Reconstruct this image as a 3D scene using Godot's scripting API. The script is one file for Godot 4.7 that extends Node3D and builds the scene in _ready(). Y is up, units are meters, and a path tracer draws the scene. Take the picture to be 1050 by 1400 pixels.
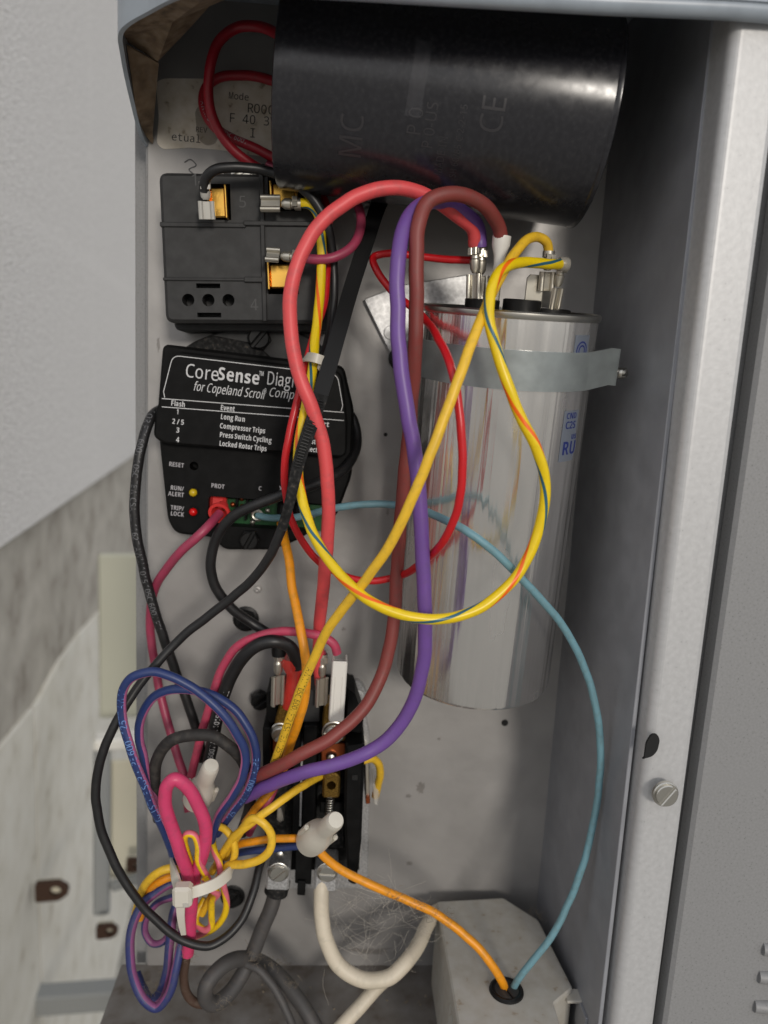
extends Node3D
# Every length below is in millimetres; commit() turns it into metres. World: x to the side, y up, z out of the mounting panel.
const MM := 0.001

class MB:
	var v := PackedVector3Array()
	var n := PackedVector3Array()
	var uv := PackedVector2Array()
	var ix := PackedInt32Array()
	func vert(p: Vector3, nn: Vector3, t := Vector2.ZERO) -> int:
		v.append(p); n.append(nn); uv.append(t)
		return v.size() - 1
	func tri(a: int, b: int, c: int) -> void:
		var g := (v[b] - v[a]).cross(v[c] - v[a])
		if g.dot(n[a] + n[b] + n[c]) > 0.0:
			ix.append_array(PackedInt32Array([a, c, b]))
		else:
			ix.append_array(PackedInt32Array([a, b, c]))
	func quad(a: int, b: int, c: int, d: int) -> void:
		tri(a, b, c); tri(a, c, d)
	func flat(ps: Array, out_from: Vector3) -> void:   # a flat convex polygon whose normal points away from out_from
		var nn: Vector3 = ((ps[1] - ps[0]) as Vector3).cross(ps[2] - ps[0]).normalized()
		var mid := Vector3.ZERO
		for p in ps: mid += p
		mid /= ps.size()
		if nn.dot(mid - out_from) < 0.0: nn = -nn
		var k := []
		var t1 := nn.cross(Vector3(0, 1, 0) if absf(nn.y) < 0.9 else Vector3(1, 0, 0)).normalized()
		var t2 := nn.cross(t1)
		for p in ps: k.append(vert(p, nn, Vector2(p.dot(t1), p.dot(t2)) * 0.02))
		for i in range(1, ps.size() - 1): tri(k[0], k[i], k[i + 1])
	func box(c: Vector3, size: Vector3, b := Basis.IDENTITY, ch := 0.4) -> MB:
		var h := size * 0.5
		ch = minf(ch, minf(h.x, minf(h.y, h.z)) * 0.95)
		var P := func(s: Vector3, axis: int) -> Vector3:
			var q := Vector3(s.x * (h.x - ch), s.y * (h.y - ch), s.z * (h.z - ch))
			q[axis] = s[axis] * h[axis]
			return c + b * q
		for ax in 3:
			var u := (ax + 1) % 3
			var w := (ax + 2) % 3
			for s in [-1.0, 1.0]:
				var ps := []
				for q in [[-1, -1], [1, -1], [1, 1], [-1, 1]]:
					var e := Vector3.ZERO
					e[ax] = s; e[u] = q[0]; e[w] = q[1]
					ps.append(P.call(e, ax))
				flat(ps, c)
		for ax in 3:
			var u := (ax + 1) % 3
			var w := (ax + 2) % 3
			for s in [-1.0, 1.0]:
				for t in [-1.0, 1.0]:
					var e0 := Vector3.ZERO
					e0[u] = s; e0[w] = t; e0[ax] = -1
					var e1 := e0
					e1[ax] = 1
					flat([P.call(e0, u), P.call(e1, u), P.call(e1, w), P.call(e0, w)], c)
		for x in [-1.0, 1.0]:
			for y in [-1.0, 1.0]:
				for z in [-1.0, 1.0]:
					var e := Vector3(x, y, z)
					flat([P.call(e, 0), P.call(e, 1), P.call(e, 2)], c)
		return self
	# an outline (in the plane of b's x and y, through c) given depth from z0 to z1, its upper edge taken off by bev
	func prism(poly: PackedVector2Array, c: Vector3, z0: float, z1: float, b := Basis.IDENTITY, bev := 0.0, lower := false) -> MB:
		var m := poly.size()
		var area := 0.0
		for i in m: area += poly[i].cross(poly[(i + 1) % m])
		if area < 0.0:
			poly = poly.duplicate()
			poly.reverse()
		var top := PackedVector2Array()
		for i in m:
			var d0 := (poly[i] - poly[(i + m - 1) % m]).normalized()
			var d1 := (poly[(i + 1) % m] - poly[i]).normalized()
			var n0 := Vector2(-d0.y, d0.x)
			var n1 := Vector2(-d1.y, d1.x)
			top.append(poly[i] + (n0 + n1) / maxf(0.4, 1.0 + n0.dot(n1)) * bev)
		var at := func(q: Vector2, z: float) -> Vector3: return c + b * Vector3(q.x, q.y, z)
		var zs := z1 - bev
		for i in m:
			var j := (i + 1) % m
			var d := (poly[j] - poly[i]).normalized()
			var side := b * Vector3(d.y, -d.x, 0)
			var k0 := vert(at.call(poly[i], z0), side, Vector2(poly[i].x, z0) * 0.02)
			var k1 := vert(at.call(poly[j], z0), side, Vector2(poly[j].x, z0) * 0.02)
			var k2 := vert(at.call(poly[j], zs), side, Vector2(poly[j].x, zs) * 0.02)
			var k3 := vert(at.call(poly[i], zs), side, Vector2(poly[i].x, zs) * 0.02)
			quad(k0, k1, k2, k3)
			if bev > 0.0:
				var bn := (side + b.z.normalized()).normalized()
				quad(vert(at.call(poly[i], zs), bn), vert(at.call(poly[j], zs), bn), vert(at.call(top[j], z1), bn), vert(at.call(top[i], z1), bn))
		var t := Geometry2D.triangulate_polygon(top)
		if t.is_empty(): t = Geometry2D.triangulate_polygon(poly)
		for e in ([[top, z1, 1.0], [poly, z0, -1.0]] if lower else [[top, z1, 1.0]]):
			var ks := []
			for q in e[0]: ks.append(vert(at.call(q, e[1]), b.z.normalized() * e[2], q * 0.02))
			for i in range(0, t.size(), 3): tri(ks[t[i]], ks[t[i + 1]], ks[t[i + 2]])
		return self
	# turned shape: profile of (radius, height along axis) from c; corners sharper than 35 degrees stay sharp
	func lathe(profile: Array, c: Vector3, axis := Vector3(0, 0, 1), sides := 32, turn := 0.0) -> MB:
		axis = axis.normalized()
		var x := axis.cross(Vector3(0, 1, 0) if absf(axis.y) < 0.9 else Vector3(0, 0, 1)).normalized()
		var y := axis.cross(x)
		var seg := []
		for i in profile.size() - 1:
			var d: Vector2 = (profile[i + 1] - profile[i]).normalized()
			seg.append(Vector2(d.y, -d.x))
		var run := 0.0
		for i in seg.size():
			var n0: Vector2 = seg[i]
			var n1: Vector2 = seg[i]
			if i > 0 and seg[i - 1].dot(seg[i]) > 0.82: n0 = (seg[i - 1] + seg[i]).normalized()
			if i < seg.size() - 1 and seg[i + 1].dot(seg[i]) > 0.82: n1 = (seg[i + 1] + seg[i]).normalized()
			var a: Vector2 = profile[i]
			var e: Vector2 = profile[i + 1]
			var k := v.size()
			var run1: float = run + a.distance_to(e)
			for s in sides + 1:
				var f := TAU * s / sides + turn
				var r := x * cos(f) + y * sin(f)
				vert(c + r * a.x + axis * a.y, r * n0.x + axis * n0.y, Vector2(float(s) / sides, run * 0.02))
				vert(c + r * e.x + axis * e.y, r * n1.x + axis * n1.y, Vector2(float(s) / sides, run1 * 0.02))
			run = run1
			for s in sides:
				quad(k + 2 * s, k + 2 * s + 1, k + 2 * s + 3, k + 2 * s + 2)
		return self
	# a round bar along a line of points (already smooth), radius may change; v runs along it in millimetres
	func tube(ps: PackedVector3Array, r0: float, r1: float = -1.0, sides := 14, twist := 0.0, caps := true) -> MB:
		if r1 < 0.0: r1 = r0
		var m := ps.size()
		var fr := frames(ps)
		var run := 0.0
		var k := v.size()
		for i in m:
			if i > 0: run += ps[i].distance_to(ps[i - 1])
			var r := lerpf(r0, r1, float(i) / (m - 1))
			for s in sides + 1:
				var f := TAU * s / sides
				var d: Vector3 = fr[i][0] * cos(f) + fr[i][1] * sin(f)
				vert(ps[i] + d * r, d, Vector2(float(s) / sides + twist * run, run * 0.02))
		for i in m - 1:
			for s in sides:
				var a := k + i * (sides + 1) + s
				quad(a, a + 1, a + sides + 2, a + sides + 1)
		if caps:
			for e in [0, m - 1]:
				var t: Vector3 = fr[e][2] * (-1.0 if e == 0 else 1.0)
				var r := r0 if e == 0 else r1
				var mid := vert(ps[e], t)
				var ring := []
				for s in sides: ring.append(vert(ps[e] + (fr[e][0] * cos(TAU * s / sides) + fr[e][1] * sin(TAU * s / sides)) * r, t))
				for s in sides: tri(mid, ring[s], ring[(s + 1) % sides])
		return self
	static func frames(ps: PackedVector3Array) -> Array:
		var out := []
		var x := Vector3.ZERO
		for i in ps.size():
			var t := (ps[mini(i + 1, ps.size() - 1)] - ps[maxi(i - 1, 0)]).normalized()
			if x == Vector3.ZERO:
				x = Vector3(0, 0, 1) - t * t.z
				if x.length() < 0.1: x = Vector3(1, 0, 0) - t * t.x
			else:
				x -= t * t.dot(x)
			x = x.normalized()
			out.append([x, t.cross(x), t])
		return out
	# a flat band (width across, thick) along points, its face turned towards face
	func band(ps: PackedVector3Array, w0: float, w1: float, thick: float, face := Vector3(0, 0, 1)) -> MB:
		var m := ps.size()
		var rows := []
		for i in m:
			var t := (ps[mini(i + 1, m - 1)] - ps[maxi(i - 1, 0)]).normalized()
			var side := t.cross(face).normalized()
			var up := side.cross(t).normalized()
			var w := lerpf(w0, w1, float(i) / (m - 1)) * 0.5
			rows.append([ps[i] + side * w + up * thick * 0.5, ps[i] - side * w + up * thick * 0.5, ps[i] - side * w - up * thick * 0.5, ps[i] + side * w - up * thick * 0.5, up, side])
		for i in m - 1:
			var a: Array = rows[i]
			var b: Array = rows[i + 1]
			for q in [[0, 1, 4, 1.0], [1, 2, 5, -1.0], [2, 3, 4, -1.0], [3, 0, 5, 1.0]]:
				var na: Vector3 = a[q[2]] * q[3]
				var nb: Vector3 = b[q[2]] * q[3]
				quad(vert(a[q[0]], na, Vector2(0, i * 0.1)), vert(a[q[1]], na, Vector2(1, i * 0.1)), vert(b[q[1]], nb, Vector2(1, i * 0.1 + 0.1)), vert(b[q[0]], nb, Vector2(0, i * 0.1 + 0.1)))
		for e in [rows[0], rows[m - 1]]:
			flat([e[0], e[1], e[2], e[3]], rows[1 if e == rows[0] else m - 2][0])
		return self
	# lettering: the flat letters of a font, each point sent through map(x, y, lift) -> [place, normal]
	func letters(what: String, height: float, map: Callable, bold := false, mono := false, align := 0.0, lift := 0.06, fit := 0.0) -> MB:
		var tm := TextMesh.new()
		var f := SystemFont.new()
		f.font_names = PackedStringArray(["Droid Sans Mono" if mono else "Droid Sans"])
		if bold: f.font_weight = 700
		tm.font = f
		tm.font_size = 32
		tm.pixel_size = height / 23.0
		tm.depth = 0.0
		tm.curve_step = 1.5
		tm.text = what
		tm.horizontal_alignment = HORIZONTAL_ALIGNMENT_LEFT
		tm.vertical_alignment = VERTICAL_ALIGNMENT_BOTTOM
		var a := tm.get_mesh_arrays()
		if a.is_empty() or a[0] == null: return self
		var vs: PackedVector3Array = a[0]
		var ii: PackedInt32Array = a[Mesh.ARRAY_INDEX]
		var wide := 0.0
		for p in vs: wide = maxf(wide, p.x)
		var low := 0.24 * height
		var sx := fit / wide if fit > 0.0 else 1.0
		var k := v.size()
		for p in vs:
			var r: Array = map.call((p.x - wide * align) * sx, p.y - low, lift)
			vert(r[0], r[1])
		for i in range(0, ii.size(), 3): tri(k + ii[i], k + ii[i + 1], k + ii[i + 2])
		return self

# ---- committing shapes ----
var taken := {}
var origin_of := {}
func numbered(called: String) -> String:
	taken[called] = taken.get(called, -1) + 1
	return called if taken[called] == 0 else "%s_%03d" % [called, taken[called]]
func mesh_of(mb: MB, o: Vector3) -> ArrayMesh:
	var a := []
	a.resize(Mesh.ARRAY_MAX)
	var vs := mb.v.duplicate()
	for i in vs.size(): vs[i] = (vs[i] - o) * MM
	a[Mesh.ARRAY_VERTEX] = vs
	a[Mesh.ARRAY_NORMAL] = mb.n
	a[Mesh.ARRAY_TEX_UV] = mb.uv
	a[Mesh.ARRAY_INDEX] = mb.ix
	var m := ArrayMesh.new()
	m.add_surface_from_arrays(Mesh.PRIMITIVE_TRIANGLES, a)
	return m
func tag(o: Node3D, label: String, category: String, group := "") -> Node3D:
	o.set_meta("label", label)
	o.set_meta("category", category)
	if group: o.set_meta("group", group)
	return o
# a thing with parts: an empty node at its base
func thing(called: String, at: Vector3, label: String, category: String, group := "") -> Node3D:
	var o := Node3D.new()
	o.name = numbered(called)
	o.position = at * MM
	add_child(o, true)
	origin_of[o] = at
	return tag(o, label, category, group)
# one mesh: a part under a thing, or (parent = null) a thing of its own based at `at`
func part(called: String, mb: MB, mat: Material, parent: Node3D, at := Vector3.ZERO) -> MeshInstance3D:
	var o := MeshInstance3D.new()
	var org: Vector3 = origin_of[parent] if parent else at
	o.mesh = mesh_of(mb, org)
	o.material_override = mat
	if parent:
		o.name = called
		parent.add_child(o, true)
	else:
		o.name = numbered(called)
		o.position = at * MM
		add_child(o, true)
	origin_of[o] = org
	return o
func pts(a: Array) -> PackedVector3Array:
	var out := PackedVector3Array()
	for i in range(0, a.size(), 3): out.append(Vector3(a[i], a[i + 1], a[i + 2]))
	return out
func poly2(a: Array) -> PackedVector2Array:
	var out := PackedVector2Array()
	for i in range(0, a.size(), 2): out.append(Vector2(a[i], a[i + 1]))
	return out
# smooth line through points
func smooth(a: Array, per := 9) -> PackedVector3Array:
	var p := pts(a)
	var out := PackedVector3Array()
	var m := p.size()
	for i in m - 1:
		var p0 := p[i - 1] if i > 0 else p[0] * 2.0 - p[1]
		var p3 := p[i + 2] if i + 2 < m else p[m - 1] * 2.0 - p[m - 2]
		var d0 := sqrt(maxf(p0.distance_to(p[i]), 0.01))
		var d1 := sqrt(maxf(p[i].distance_to(p[i + 1]), 0.01))
		var d2 := sqrt(maxf(p[i + 1].distance_to(p3), 0.01))
		var m1 := ((p[i] - p0) / d0 - (p[i + 1] - p0) / (d0 + d1) + (p[i + 1] - p[i]) / d1) * d1
		var m2 := ((p[i + 1] - p[i]) / d1 - (p3 - p[i]) / (d1 + d2) + (p3 - p[i + 1]) / d2) * d1
		for k in per:
			var t := float(k) / per
			var t2 := t * t
			var t3 := t2 * t
			out.append(p[i] * (2 * t3 - 3 * t2 + 1) + m1 * (t3 - 2 * t2 + t) + p[i + 1] * (-2 * t3 + 3 * t2) + m2 * (t3 - t2))
	out.append(p[m - 1])
	return out
func rounded(a: PackedVector2Array, r: float, steps := 5) -> PackedVector2Array:
	var out := PackedVector2Array()
	var m := a.size()
	for i in m:
		var d0 := (a[(i + m - 1) % m] - a[i])
		var d1 := (a[(i + 1) % m] - a[i])
		var q := minf(r, minf(d0.length(), d1.length()) * 0.45)
		var s := a[i] + d0.normalized() * q
		var e := a[i] + d1.normalized() * q
		for k in steps + 1:
			var t := float(k) / steps
			out.append(s.lerp(a[i], t).lerp(a[i].lerp(e, t), t))
	return out
func circle(c: Vector2, r: float, m := 24, squash := 1.0) -> PackedVector2Array:
	var out := PackedVector2Array()
	for i in m: out.append(c + Vector2(cos(TAU * i / m) * r, sin(TAU * i / m) * r * squash))
	return out
# a screw on a face: head with a slot (cut as two half heads), hexagonal or round
func half_disc(r: float, gap: float, s: float, m := 14) -> PackedVector2Array:
	var out := PackedVector2Array()
	var a0 := asin(gap / r)
	for i in m + 1:
		var f := lerpf(a0, PI - a0, float(i) / m)
		out.append(Vector2(cos(f) * r, sin(f) * r * s))
	return out
func screw_mesh(c: Vector3, b: Basis, r: float, h: float, slot_turn := 0.0, washer := 0.0, hexagon := false) -> MB:
	var mb := MB.new()
	var q := b * Basis(Vector3(0, 0, 1), slot_turn)
	if washer > 0.0: mb.lathe([Vector2(0, 0.5), Vector2(washer - 0.3, 0.5), Vector2(washer, 0.3), Vector2(washer, 0)], c, b.z, 30)
	if hexagon:
		var hx := PackedVector2Array()
		for i in 6: hx.append(Vector2(cos(TAU * i / 6) * r, sin(TAU * i / 6) * r))
		mb.prism(hx, c, 0.0, h * 0.55, q, 0.25)
	else:
		mb.lathe([Vector2(r, 0), Vector2(r, h * 0.45), Vector2(r * 0.93, h * 0.6), Vector2(0, h * 0.6)], c, b.z, 28)
	for s in [-1.0, 1.0]:
		mb.prism(half_disc(r * 0.86, r * 0.13, s), c, h * 0.4, h, q, h * 0.12)
	return mb

# ---- materials ----
func noise(kind: int, freq: float, seed_: int, oct := 4) -> FastNoiseLite:
	var f := FastNoiseLite.new()
	f.noise_type = kind
	f.frequency = freq
	f.seed = seed_
	f.fractal_octaves = oct
	return f
func ntex(f: FastNoiseLite, cols: Array, size := 512, normal := 0.0) -> NoiseTexture2D:
	var t := NoiseTexture2D.new()
	t.width = size
	t.height = size
	t.seamless = true
	t.noise = f
	if normal > 0.0:
		t.as_normal_map = true
		t.bump_strength = normal
	else:
		var g := Gradient.new()
		g.offsets = PackedFloat32Array()
		var off := PackedFloat32Array()
		var cc := PackedColorArray()
		for c in cols:
			off.append(c[0])
			cc.append(c[1])
		g.offsets = off
		g.colors = cc
		t.color_ramp = g
	return t
func grey(x: float) -> Color: return Color(x, x, x)
func mat(c: Color, rough := 0.5, metal := 0.0) -> StandardMaterial3D:
	var m := StandardMaterial3D.new()
	m.albedo_color = c
	m.roughness = rough
	m.metallic = metal
	return m
func tri(m: StandardMaterial3D, per_metre: float) -> StandardMaterial3D:
	m.uv1_triplanar = true
	m.uv1_world_triplanar = true
	m.uv1_scale = Vector3.ONE * per_metre
	return m
# wire insulation: a strip of texture round (u) and along (v) the wire, with its coloured stripes, scuffs and dirt
func insulation(c: Color, stripes := [], rough := 0.42, dirt := 0.5, seed_ := 1) -> StandardMaterial3D:
	var im := Image.create(64, 256, false, Image.FORMAT_RGB8)
	var f := noise(FastNoiseLite.TYPE_SIMPLEX, 0.035, seed_, 4)
	var g := noise(FastNoiseLite.TYPE_SIMPLEX, 0.16, seed_ + 7, 3)
	var dust := Color(0.36, 0.33, 0.3)
	for y in 256:
		for x in 64:
			var k := c
			for s in stripes:
				var d := absf(fposmod(x / 64.0 - s[0] + 0.5, 1.0) - 0.5)
				if d < s[1] * 0.5: k = s[2]
			var a := TAU * x / 64.0
			var b := TAU * y / 256.0
			var q := Vector3(cos(a) * 14.0, sin(a) * 14.0, 0) + Vector3(0, 0, 70.0 * sin(b) + 40.0 * cos(b))
			var w := clampf(f.get_noise_3dv(q) * 1.3 + 0.1, 0.0, 1.0) * dirt
			w = clampf(w + maxf(0.0, g.get_noise_3dv(q * 1.4) - 0.38) * 1.5 * dirt, 0.0, 0.7)
			im.set_pixel(x, y, k.lerp(dust, w * 0.55))
	var m := mat(Color.WHITE, rough)
	m.albedo_texture = ImageTexture.create_from_image(im)
	return m

var M := {}
func make_materials() -> void:
	var S := FastNoiseLite.TYPE_SIMPLEX_SMOOTH
	var m := tri(mat(Color(1.0, 0.985, 0.97), 1.0, 0.45), 5.0)
	m.albedo_texture = ntex(noise(S, 0.008, 3, 4), [[0.1, grey(0.59)], [0.5, grey(0.62)], [0.9, grey(0.65)]], 512)
	m.roughness_texture = ntex(noise(S, 0.02, 9, 5), [[0.2, grey(0.46)], [0.8, grey(0.54)]], 512)
	m.normal_enabled = true
	m.normal_texture = ntex(noise(S, 0.05, 4, 4), [], 512, 1.6)
	m.normal_scale = 0.10
	m.anisotropy_enabled = false
	M.panel = m
	m = tri(mat(Color(0.88, 0.89, 0.92), 1.0, 0.4), 5.0)
	m.albedo_texture = ntex(noise(S, 0.014, 23, 5), [[0.2, grey(0.66)], [0.8, grey(0.70)]], 512)
	m.roughness_texture = ntex(noise(S, 0.03, 29, 4), [[0.2, grey(0.46)], [0.8, grey(0.60)]], 512)
	M.side = m
	# zinc spangle of the bracket
	m = tri(mat(Color(1, 1, 1), 0.5, 0.75), 14.0)
	m.albedo_texture = ntex(noise(FastNoiseLite.TYPE_CELLULAR, 0.07, 5, 3), [[0.1, grey(0.72)], [0.6, grey(0.82)], [0.9, grey(0.9)]], 512)
	M.spangle = m
	# grey paint, weathered, with pits
	m = tri(mat(Color(1, 1, 1), 0.45, 0.25), 9.0)
	m.albedo_texture = ntex(noise(FastNoiseLite.TYPE_SIMPLEX, 0.06, 15, 5), [[0.03, grey(0.56)], [0.10, grey(0.70)], [0.6, grey(0.72)], [0.95, grey(0.74)]], 512)
	m.normal_enabled = true
	m.normal_texture = ntex(noise(S, 0.12, 16, 3), [], 512, 2.0)
	m.normal_scale = 0.05
	M.post = m
	m = tri(mat(Color(1, 1, 1), 0.5), 7.0)
	m.albedo_texture = ntex(noise(FastNoiseLite.TYPE_SIMPLEX, 0.09, 35, 2), [[0.05, grey(0.36)], [0.10, grey(0.50)], [0.6, grey(0.515)], [0.95, grey(0.53)]], 1024)
	M.paint = m
	m = tri(mat(Color(0.90, 0.95, 1.0), 0.32), 6.0)
	m.albedo_texture = ntex(noise(S, 0.03, 41, 4), [[0.2, grey(0.64)], [0.8, grey(0.69)]], 512)
	M.lid = m
	m = tri(mat(Color(1, 1, 1), 0.85), 20.0)
	m.albedo_texture = ntex(noise(S, 0.03, 51, 5), [[0.1, Color(0.32, 0.26, 0.20)], [0.5, Color(0.48, 0.40, 0.31)], [0.9, Color(0.55, 0.49, 0.42)]], 256)
	M.rust = m
	m = tri(mat(Color(1, 1, 1), 0.9, 0.1), 5.0)
	m.albedo_texture = ntex(noise(S, 0.02, 61, 5), [[0.05, Color(0.36, 0.32, 0.28)], [0.35, Color(0.45, 0.43, 0.41)], [0.9, Color(0.52, 0.51, 0.50)]], 512)
	M.tray = m
	# black plastics
	m = tri(mat(Color(1, 1, 1), 0.55), 18.0)
	m.albedo_texture = ntex(noise(S, 0.03, 71, 4), [[0.2, grey(0.165)], [0.85, grey(0.205)]], 256)
	m.metallic_specular = 0.4
	M.relay = m
	m = tri(mat(Color(1, 1, 1), 0.5), 18.0)
	m.albedo_texture = ntex(noise(S, 0.03, 72, 4), [[0.2, grey(0.06)], [0.85, grey(0.085)]], 256)
	m.metallic_specular = 0.22
	M.module = m
	m = mat(Color(1, 1, 1), 0.27)
	m = tri(m, 14.0)
	m.albedo_texture = ntex(noise(FastNoiseLite.TYPE_SIMPLEX, 0.05, 73, 5), [[0.3, Color(0.14, 0.14, 0.155)], [0.75, Color(0.175, 0.175, 0.19)], [0.95, Color(0.23, 0.225, 0.225)]], 512)
	m.roughness_texture = ntex(noise(S, 0.05, 74, 4), [[0.2, grey(0.7)], [0.8, grey(1.0)]], 256)
	M.start_cap = m
	M.black = mat(grey(0.085), 0.42)
	M.dark = mat(grey(0.05), 0.8)
	M.black_dusty = tri(mat(Color(1, 1, 1), 0.7), 40.0)
	M.black_dusty.albedo_texture = ntex(noise(S, 0.04, 75, 4), [[0.3, grey(0.10)], [0.7, grey(0.17)], [0.95, Color(0.33, 0.30, 0.27)]], 256)
	M.black_dusty.metallic_specular = 0.25
	M.black.metallic_specular = 0.35
	# metals
	var can := mat(Color(0.95, 0.94, 0.925), 0.2, 0.95)
	can.uv1_scale = Vector3(1, 0.25, 1)
	var im := Image.create(512, 512, false, Image.FORMAT_RGB8)
	var h := Image.create(512, 512, false, Image.FORMAT_RGB8)
	var fa := noise(S, 0.03, 81, 4)
	var fb := noise(S, 0.02, 82, 4)
	for y in 512:
		for x in 512:
			var a := TAU * x / 512.0
			var q := Vector3(cos(a), sin(a), 0) * 80.0
			var r := 0.16 + 0.16 * clampf(fa.get_noise_3dv(q + Vector3(0, 0, y * 0.10)) + 0.25, 0.0, 1.0) + 0.22 * clampf(fb.get_noise_3dv(q * 0.6 + Vector3(0, 0, y * 0.35)) - 0.12, 0.0, 1.0)
			im.set_pixel(x, y, grey(clampf(r, 0.0, 1.0)))
			var e := 0.5 + 0.40 * fa.get_noise_3dv(q * 0.45 + Vector3(50, 0, y * 0.03)) + 0.16 * fa.get_noise_3dv(q * 1.6 + Vector3(90, 0, y * 0.012)) + 0.04 * fa.get_noise_3dv(q * 6.0 + Vector3(20, 0, y * 0.01))
			h.set_pixel(x, y, grey(clampf(e, 0.0, 1.0)))
	can.roughness = 1.0
	can.roughness_texture = ImageTexture.create_from_image(im)
	can.normal_enabled = true
	h.bump_map_to_normal_map(3.0)
	can.normal_texture = ImageTexture.create_from_image(h)
	can.normal_scale = 1.5
	M.can = can
	M.steel = mat(Color(0.74, 0.73, 0.70), 0.32, 1.0)
	M.tin = mat(Color(0.78, 0.76, 0.71), 0.36, 0.9)
	M.zinc = tri(mat(Color(1, 1, 1), 0.45, 0.6), 60.0)
	M.zinc.albedo_texture = ntex(noise(S, 0.05, 85, 4), [[0.2, grey(0.62)], [0.8, grey(0.78)]], 256)
	M.strap = tri(mat(Color(0.92, 0.96, 0.96), 0.48, 0.55), 10.0)
	M.strap.albedo_texture = ntex(noise(S, 0.04, 86, 4), [[0.2, grey(0.58)], [0.8, grey(0.65)]], 256)
	M.brass = mat(Color(0.84, 0.66, 0.32), 0.26, 1.0)
	M.brass_dull = tri(mat(Color(1, 1, 1), 0.45, 0.9), 80.0)
	M.brass_dull.albedo_texture = ntex(noise(S, 0.06, 87, 4), [[0.2, Color(0.36, 0.27, 0.13)], [0.8, Color(0.62, 0.50, 0.24)]], 256)
	M.copper = mat(Color(0.62, 0.33, 0.20), 0.4, 0.9)
	M.gold_flag = mat(Color(0.45, 0.36, 0.10), 0.35, 0.6)
	# plastics
	M.white_print = mat(Color(0.78, 0.78, 0.78), 0.6)
	M.grey_print = mat(Color(0.34, 0.34, 0.35), 0.6)
	M.faint_print = mat(Color(0.205, 0.20, 0.21), 0.35)
	M.blue_print = mat(Color(0.10, 0.16, 0.42), 0.6)
	M.dark_print = mat(Color(0.20, 0.19, 0.18), 0.7)
	M.wire_print_dark = mat(Color(0.30, 0.25, 0.10), 0.6)
	M.wire_print_pale = mat(Color(0.42, 0.42, 0.43), 0.6)
	M.wire_print_blue = mat(Color(0.42, 0.56, 0.78), 0.6)
	M.nylon = mat(Color(0.80, 0.78, 0.73), 0.38)
	M.nylon.backlight_enabled = true
	M.nylon.backlight = Color(0.35, 0.34, 0.31)
	M.white_plastic = mat(Color(0.88, 0.87, 0.84), 0.4)
	M.clear = mat(Color(0.86, 0.86, 0.84, 0.42), 0.25)
	M.clear.transparency = BaseMaterial3D.TRANSPARENCY_ALPHA
	M.red_boot = mat(Color(0.88, 0.24, 0.20, 0.72), 0.3)
	M.red_boot.transparency = BaseMaterial3D.TRANSPARENCY_ALPHA
	M.red_plastic = mat(Color(0.82, 0.22, 0.21), 0.35)
	M.red_led = mat(Color(0.80, 0.05, 0.05), 0.2)
	M.yellow_led = mat(Color(0.78, 0.66, 0.10), 0.25)
	M.pcb = mat(Color(0.05, 0.30, 0.12), 0.35)
	m = tri(mat(Color(1, 1, 1), 0.8), 14.0)
	m.albedo_texture = ntex(noise(S, 0.018, 91, 5), [[0.05, Color(0.62, 0.56, 0.48)], [0.2, Color(0.84, 0.80, 0.73)], [0.8, Color(0.90, 0.87, 0.82)]], 512)
	M.paper = m
	m = tri(mat(Color(1, 1, 1), 0.75), 12.0)
	m.albedo_texture = ntex(noise(S, 0.02, 93, 5), [[0.04, Color(0.58, 0.53, 0.46)], [0.2, Color(0.67, 0.65, 0.61)], [0.8, Color(0.70, 0.69, 0.66)]], 512)
	M.box = m
	# house wall and what stands under it
	m = tri(mat(Color(1, 1, 1), 0.95), 2.5)
	m.albedo_texture = ntex(noise(FastNoiseLite.TYPE_SIMPLEX, 0.05, 101, 5), [[0.1, Color(0.76, 0.75, 0.735)], [0.45, Color(0.83, 0.82, 0.805)], [0.9, Color(0.87, 0.86, 0.845)]], 1024)
	m.normal_enabled = true
	m.normal_texture = ntex(noise(FastNoiseLite.TYPE_SIMPLEX, 0.09, 102, 4), [], 1024, 6.0)
	m.normal_scale = 0.7
	M.stucco = m
	m = tri(mat(Color(1, 1, 1), 0.95), 3.0)
	m.albedo_texture = ntex(noise(S, 0.010, 103, 5), [[0.08, Color(0.50, 0.47, 0.43)], [0.35, Color(0.63, 0.61, 0.57)], [0.9, Color(0.72, 0.70, 0.66)]], 512)
	M.concrete = m
	m = tri(mat(Color(1, 1, 1), 0.9), 2.2)
	m.albedo_texture = ntex(noise(S, 0.009, 104, 5), [[0.04, Color(0.70, 0.67, 0.61)], [0.24, Color(0.80, 0.785, 0.735)], [0.5, Color(0.825, 0.81, 0.765)], [0.9, Color(0.85, 0.84, 0.80)]], 1024)
	M.whitewash = m
	M.grey_metal = mat(Color(0.56, 0.57, 0.57), 0.6, 0.2)
	M.cream = mat(Color(0.82, 0.80, 0.72), 0.8)
	M.green = mat(Color(0.70, 0.70, 0.64), 0.9)
	M.rust_tab = mat(Color(0.24, 0.16, 0.11), 0.8, 0.2)
	m = tri(mat(Color(1, 1, 1), 1.0), 0.8)
	m.albedo_texture = ntex(noise(S, 0.03, 105, 5), [[0.2, Color(0.50, 0.49, 0.47)], [0.8, Color(0.62, 0.61, 0.58)]], 512)
	M.ground = m
	M.web = mat(Color(0.78, 0.75, 0.70), 0.9)
	M.fluff = mat(Color(0.50, 0.46, 0.40), 1.0)
	M.tape = mat(Color(0.5, 0.5, 0.52, 0.10), 0.5)
	M.tape.transparency = BaseMaterial3D.TRANSPARENCY_ALPHA
	M.label_blue = mat(Color(0.60, 0.63, 0.68), 0.45, 0.75)
	M.relay_mark = mat(grey(0.225), 0.5)
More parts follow.
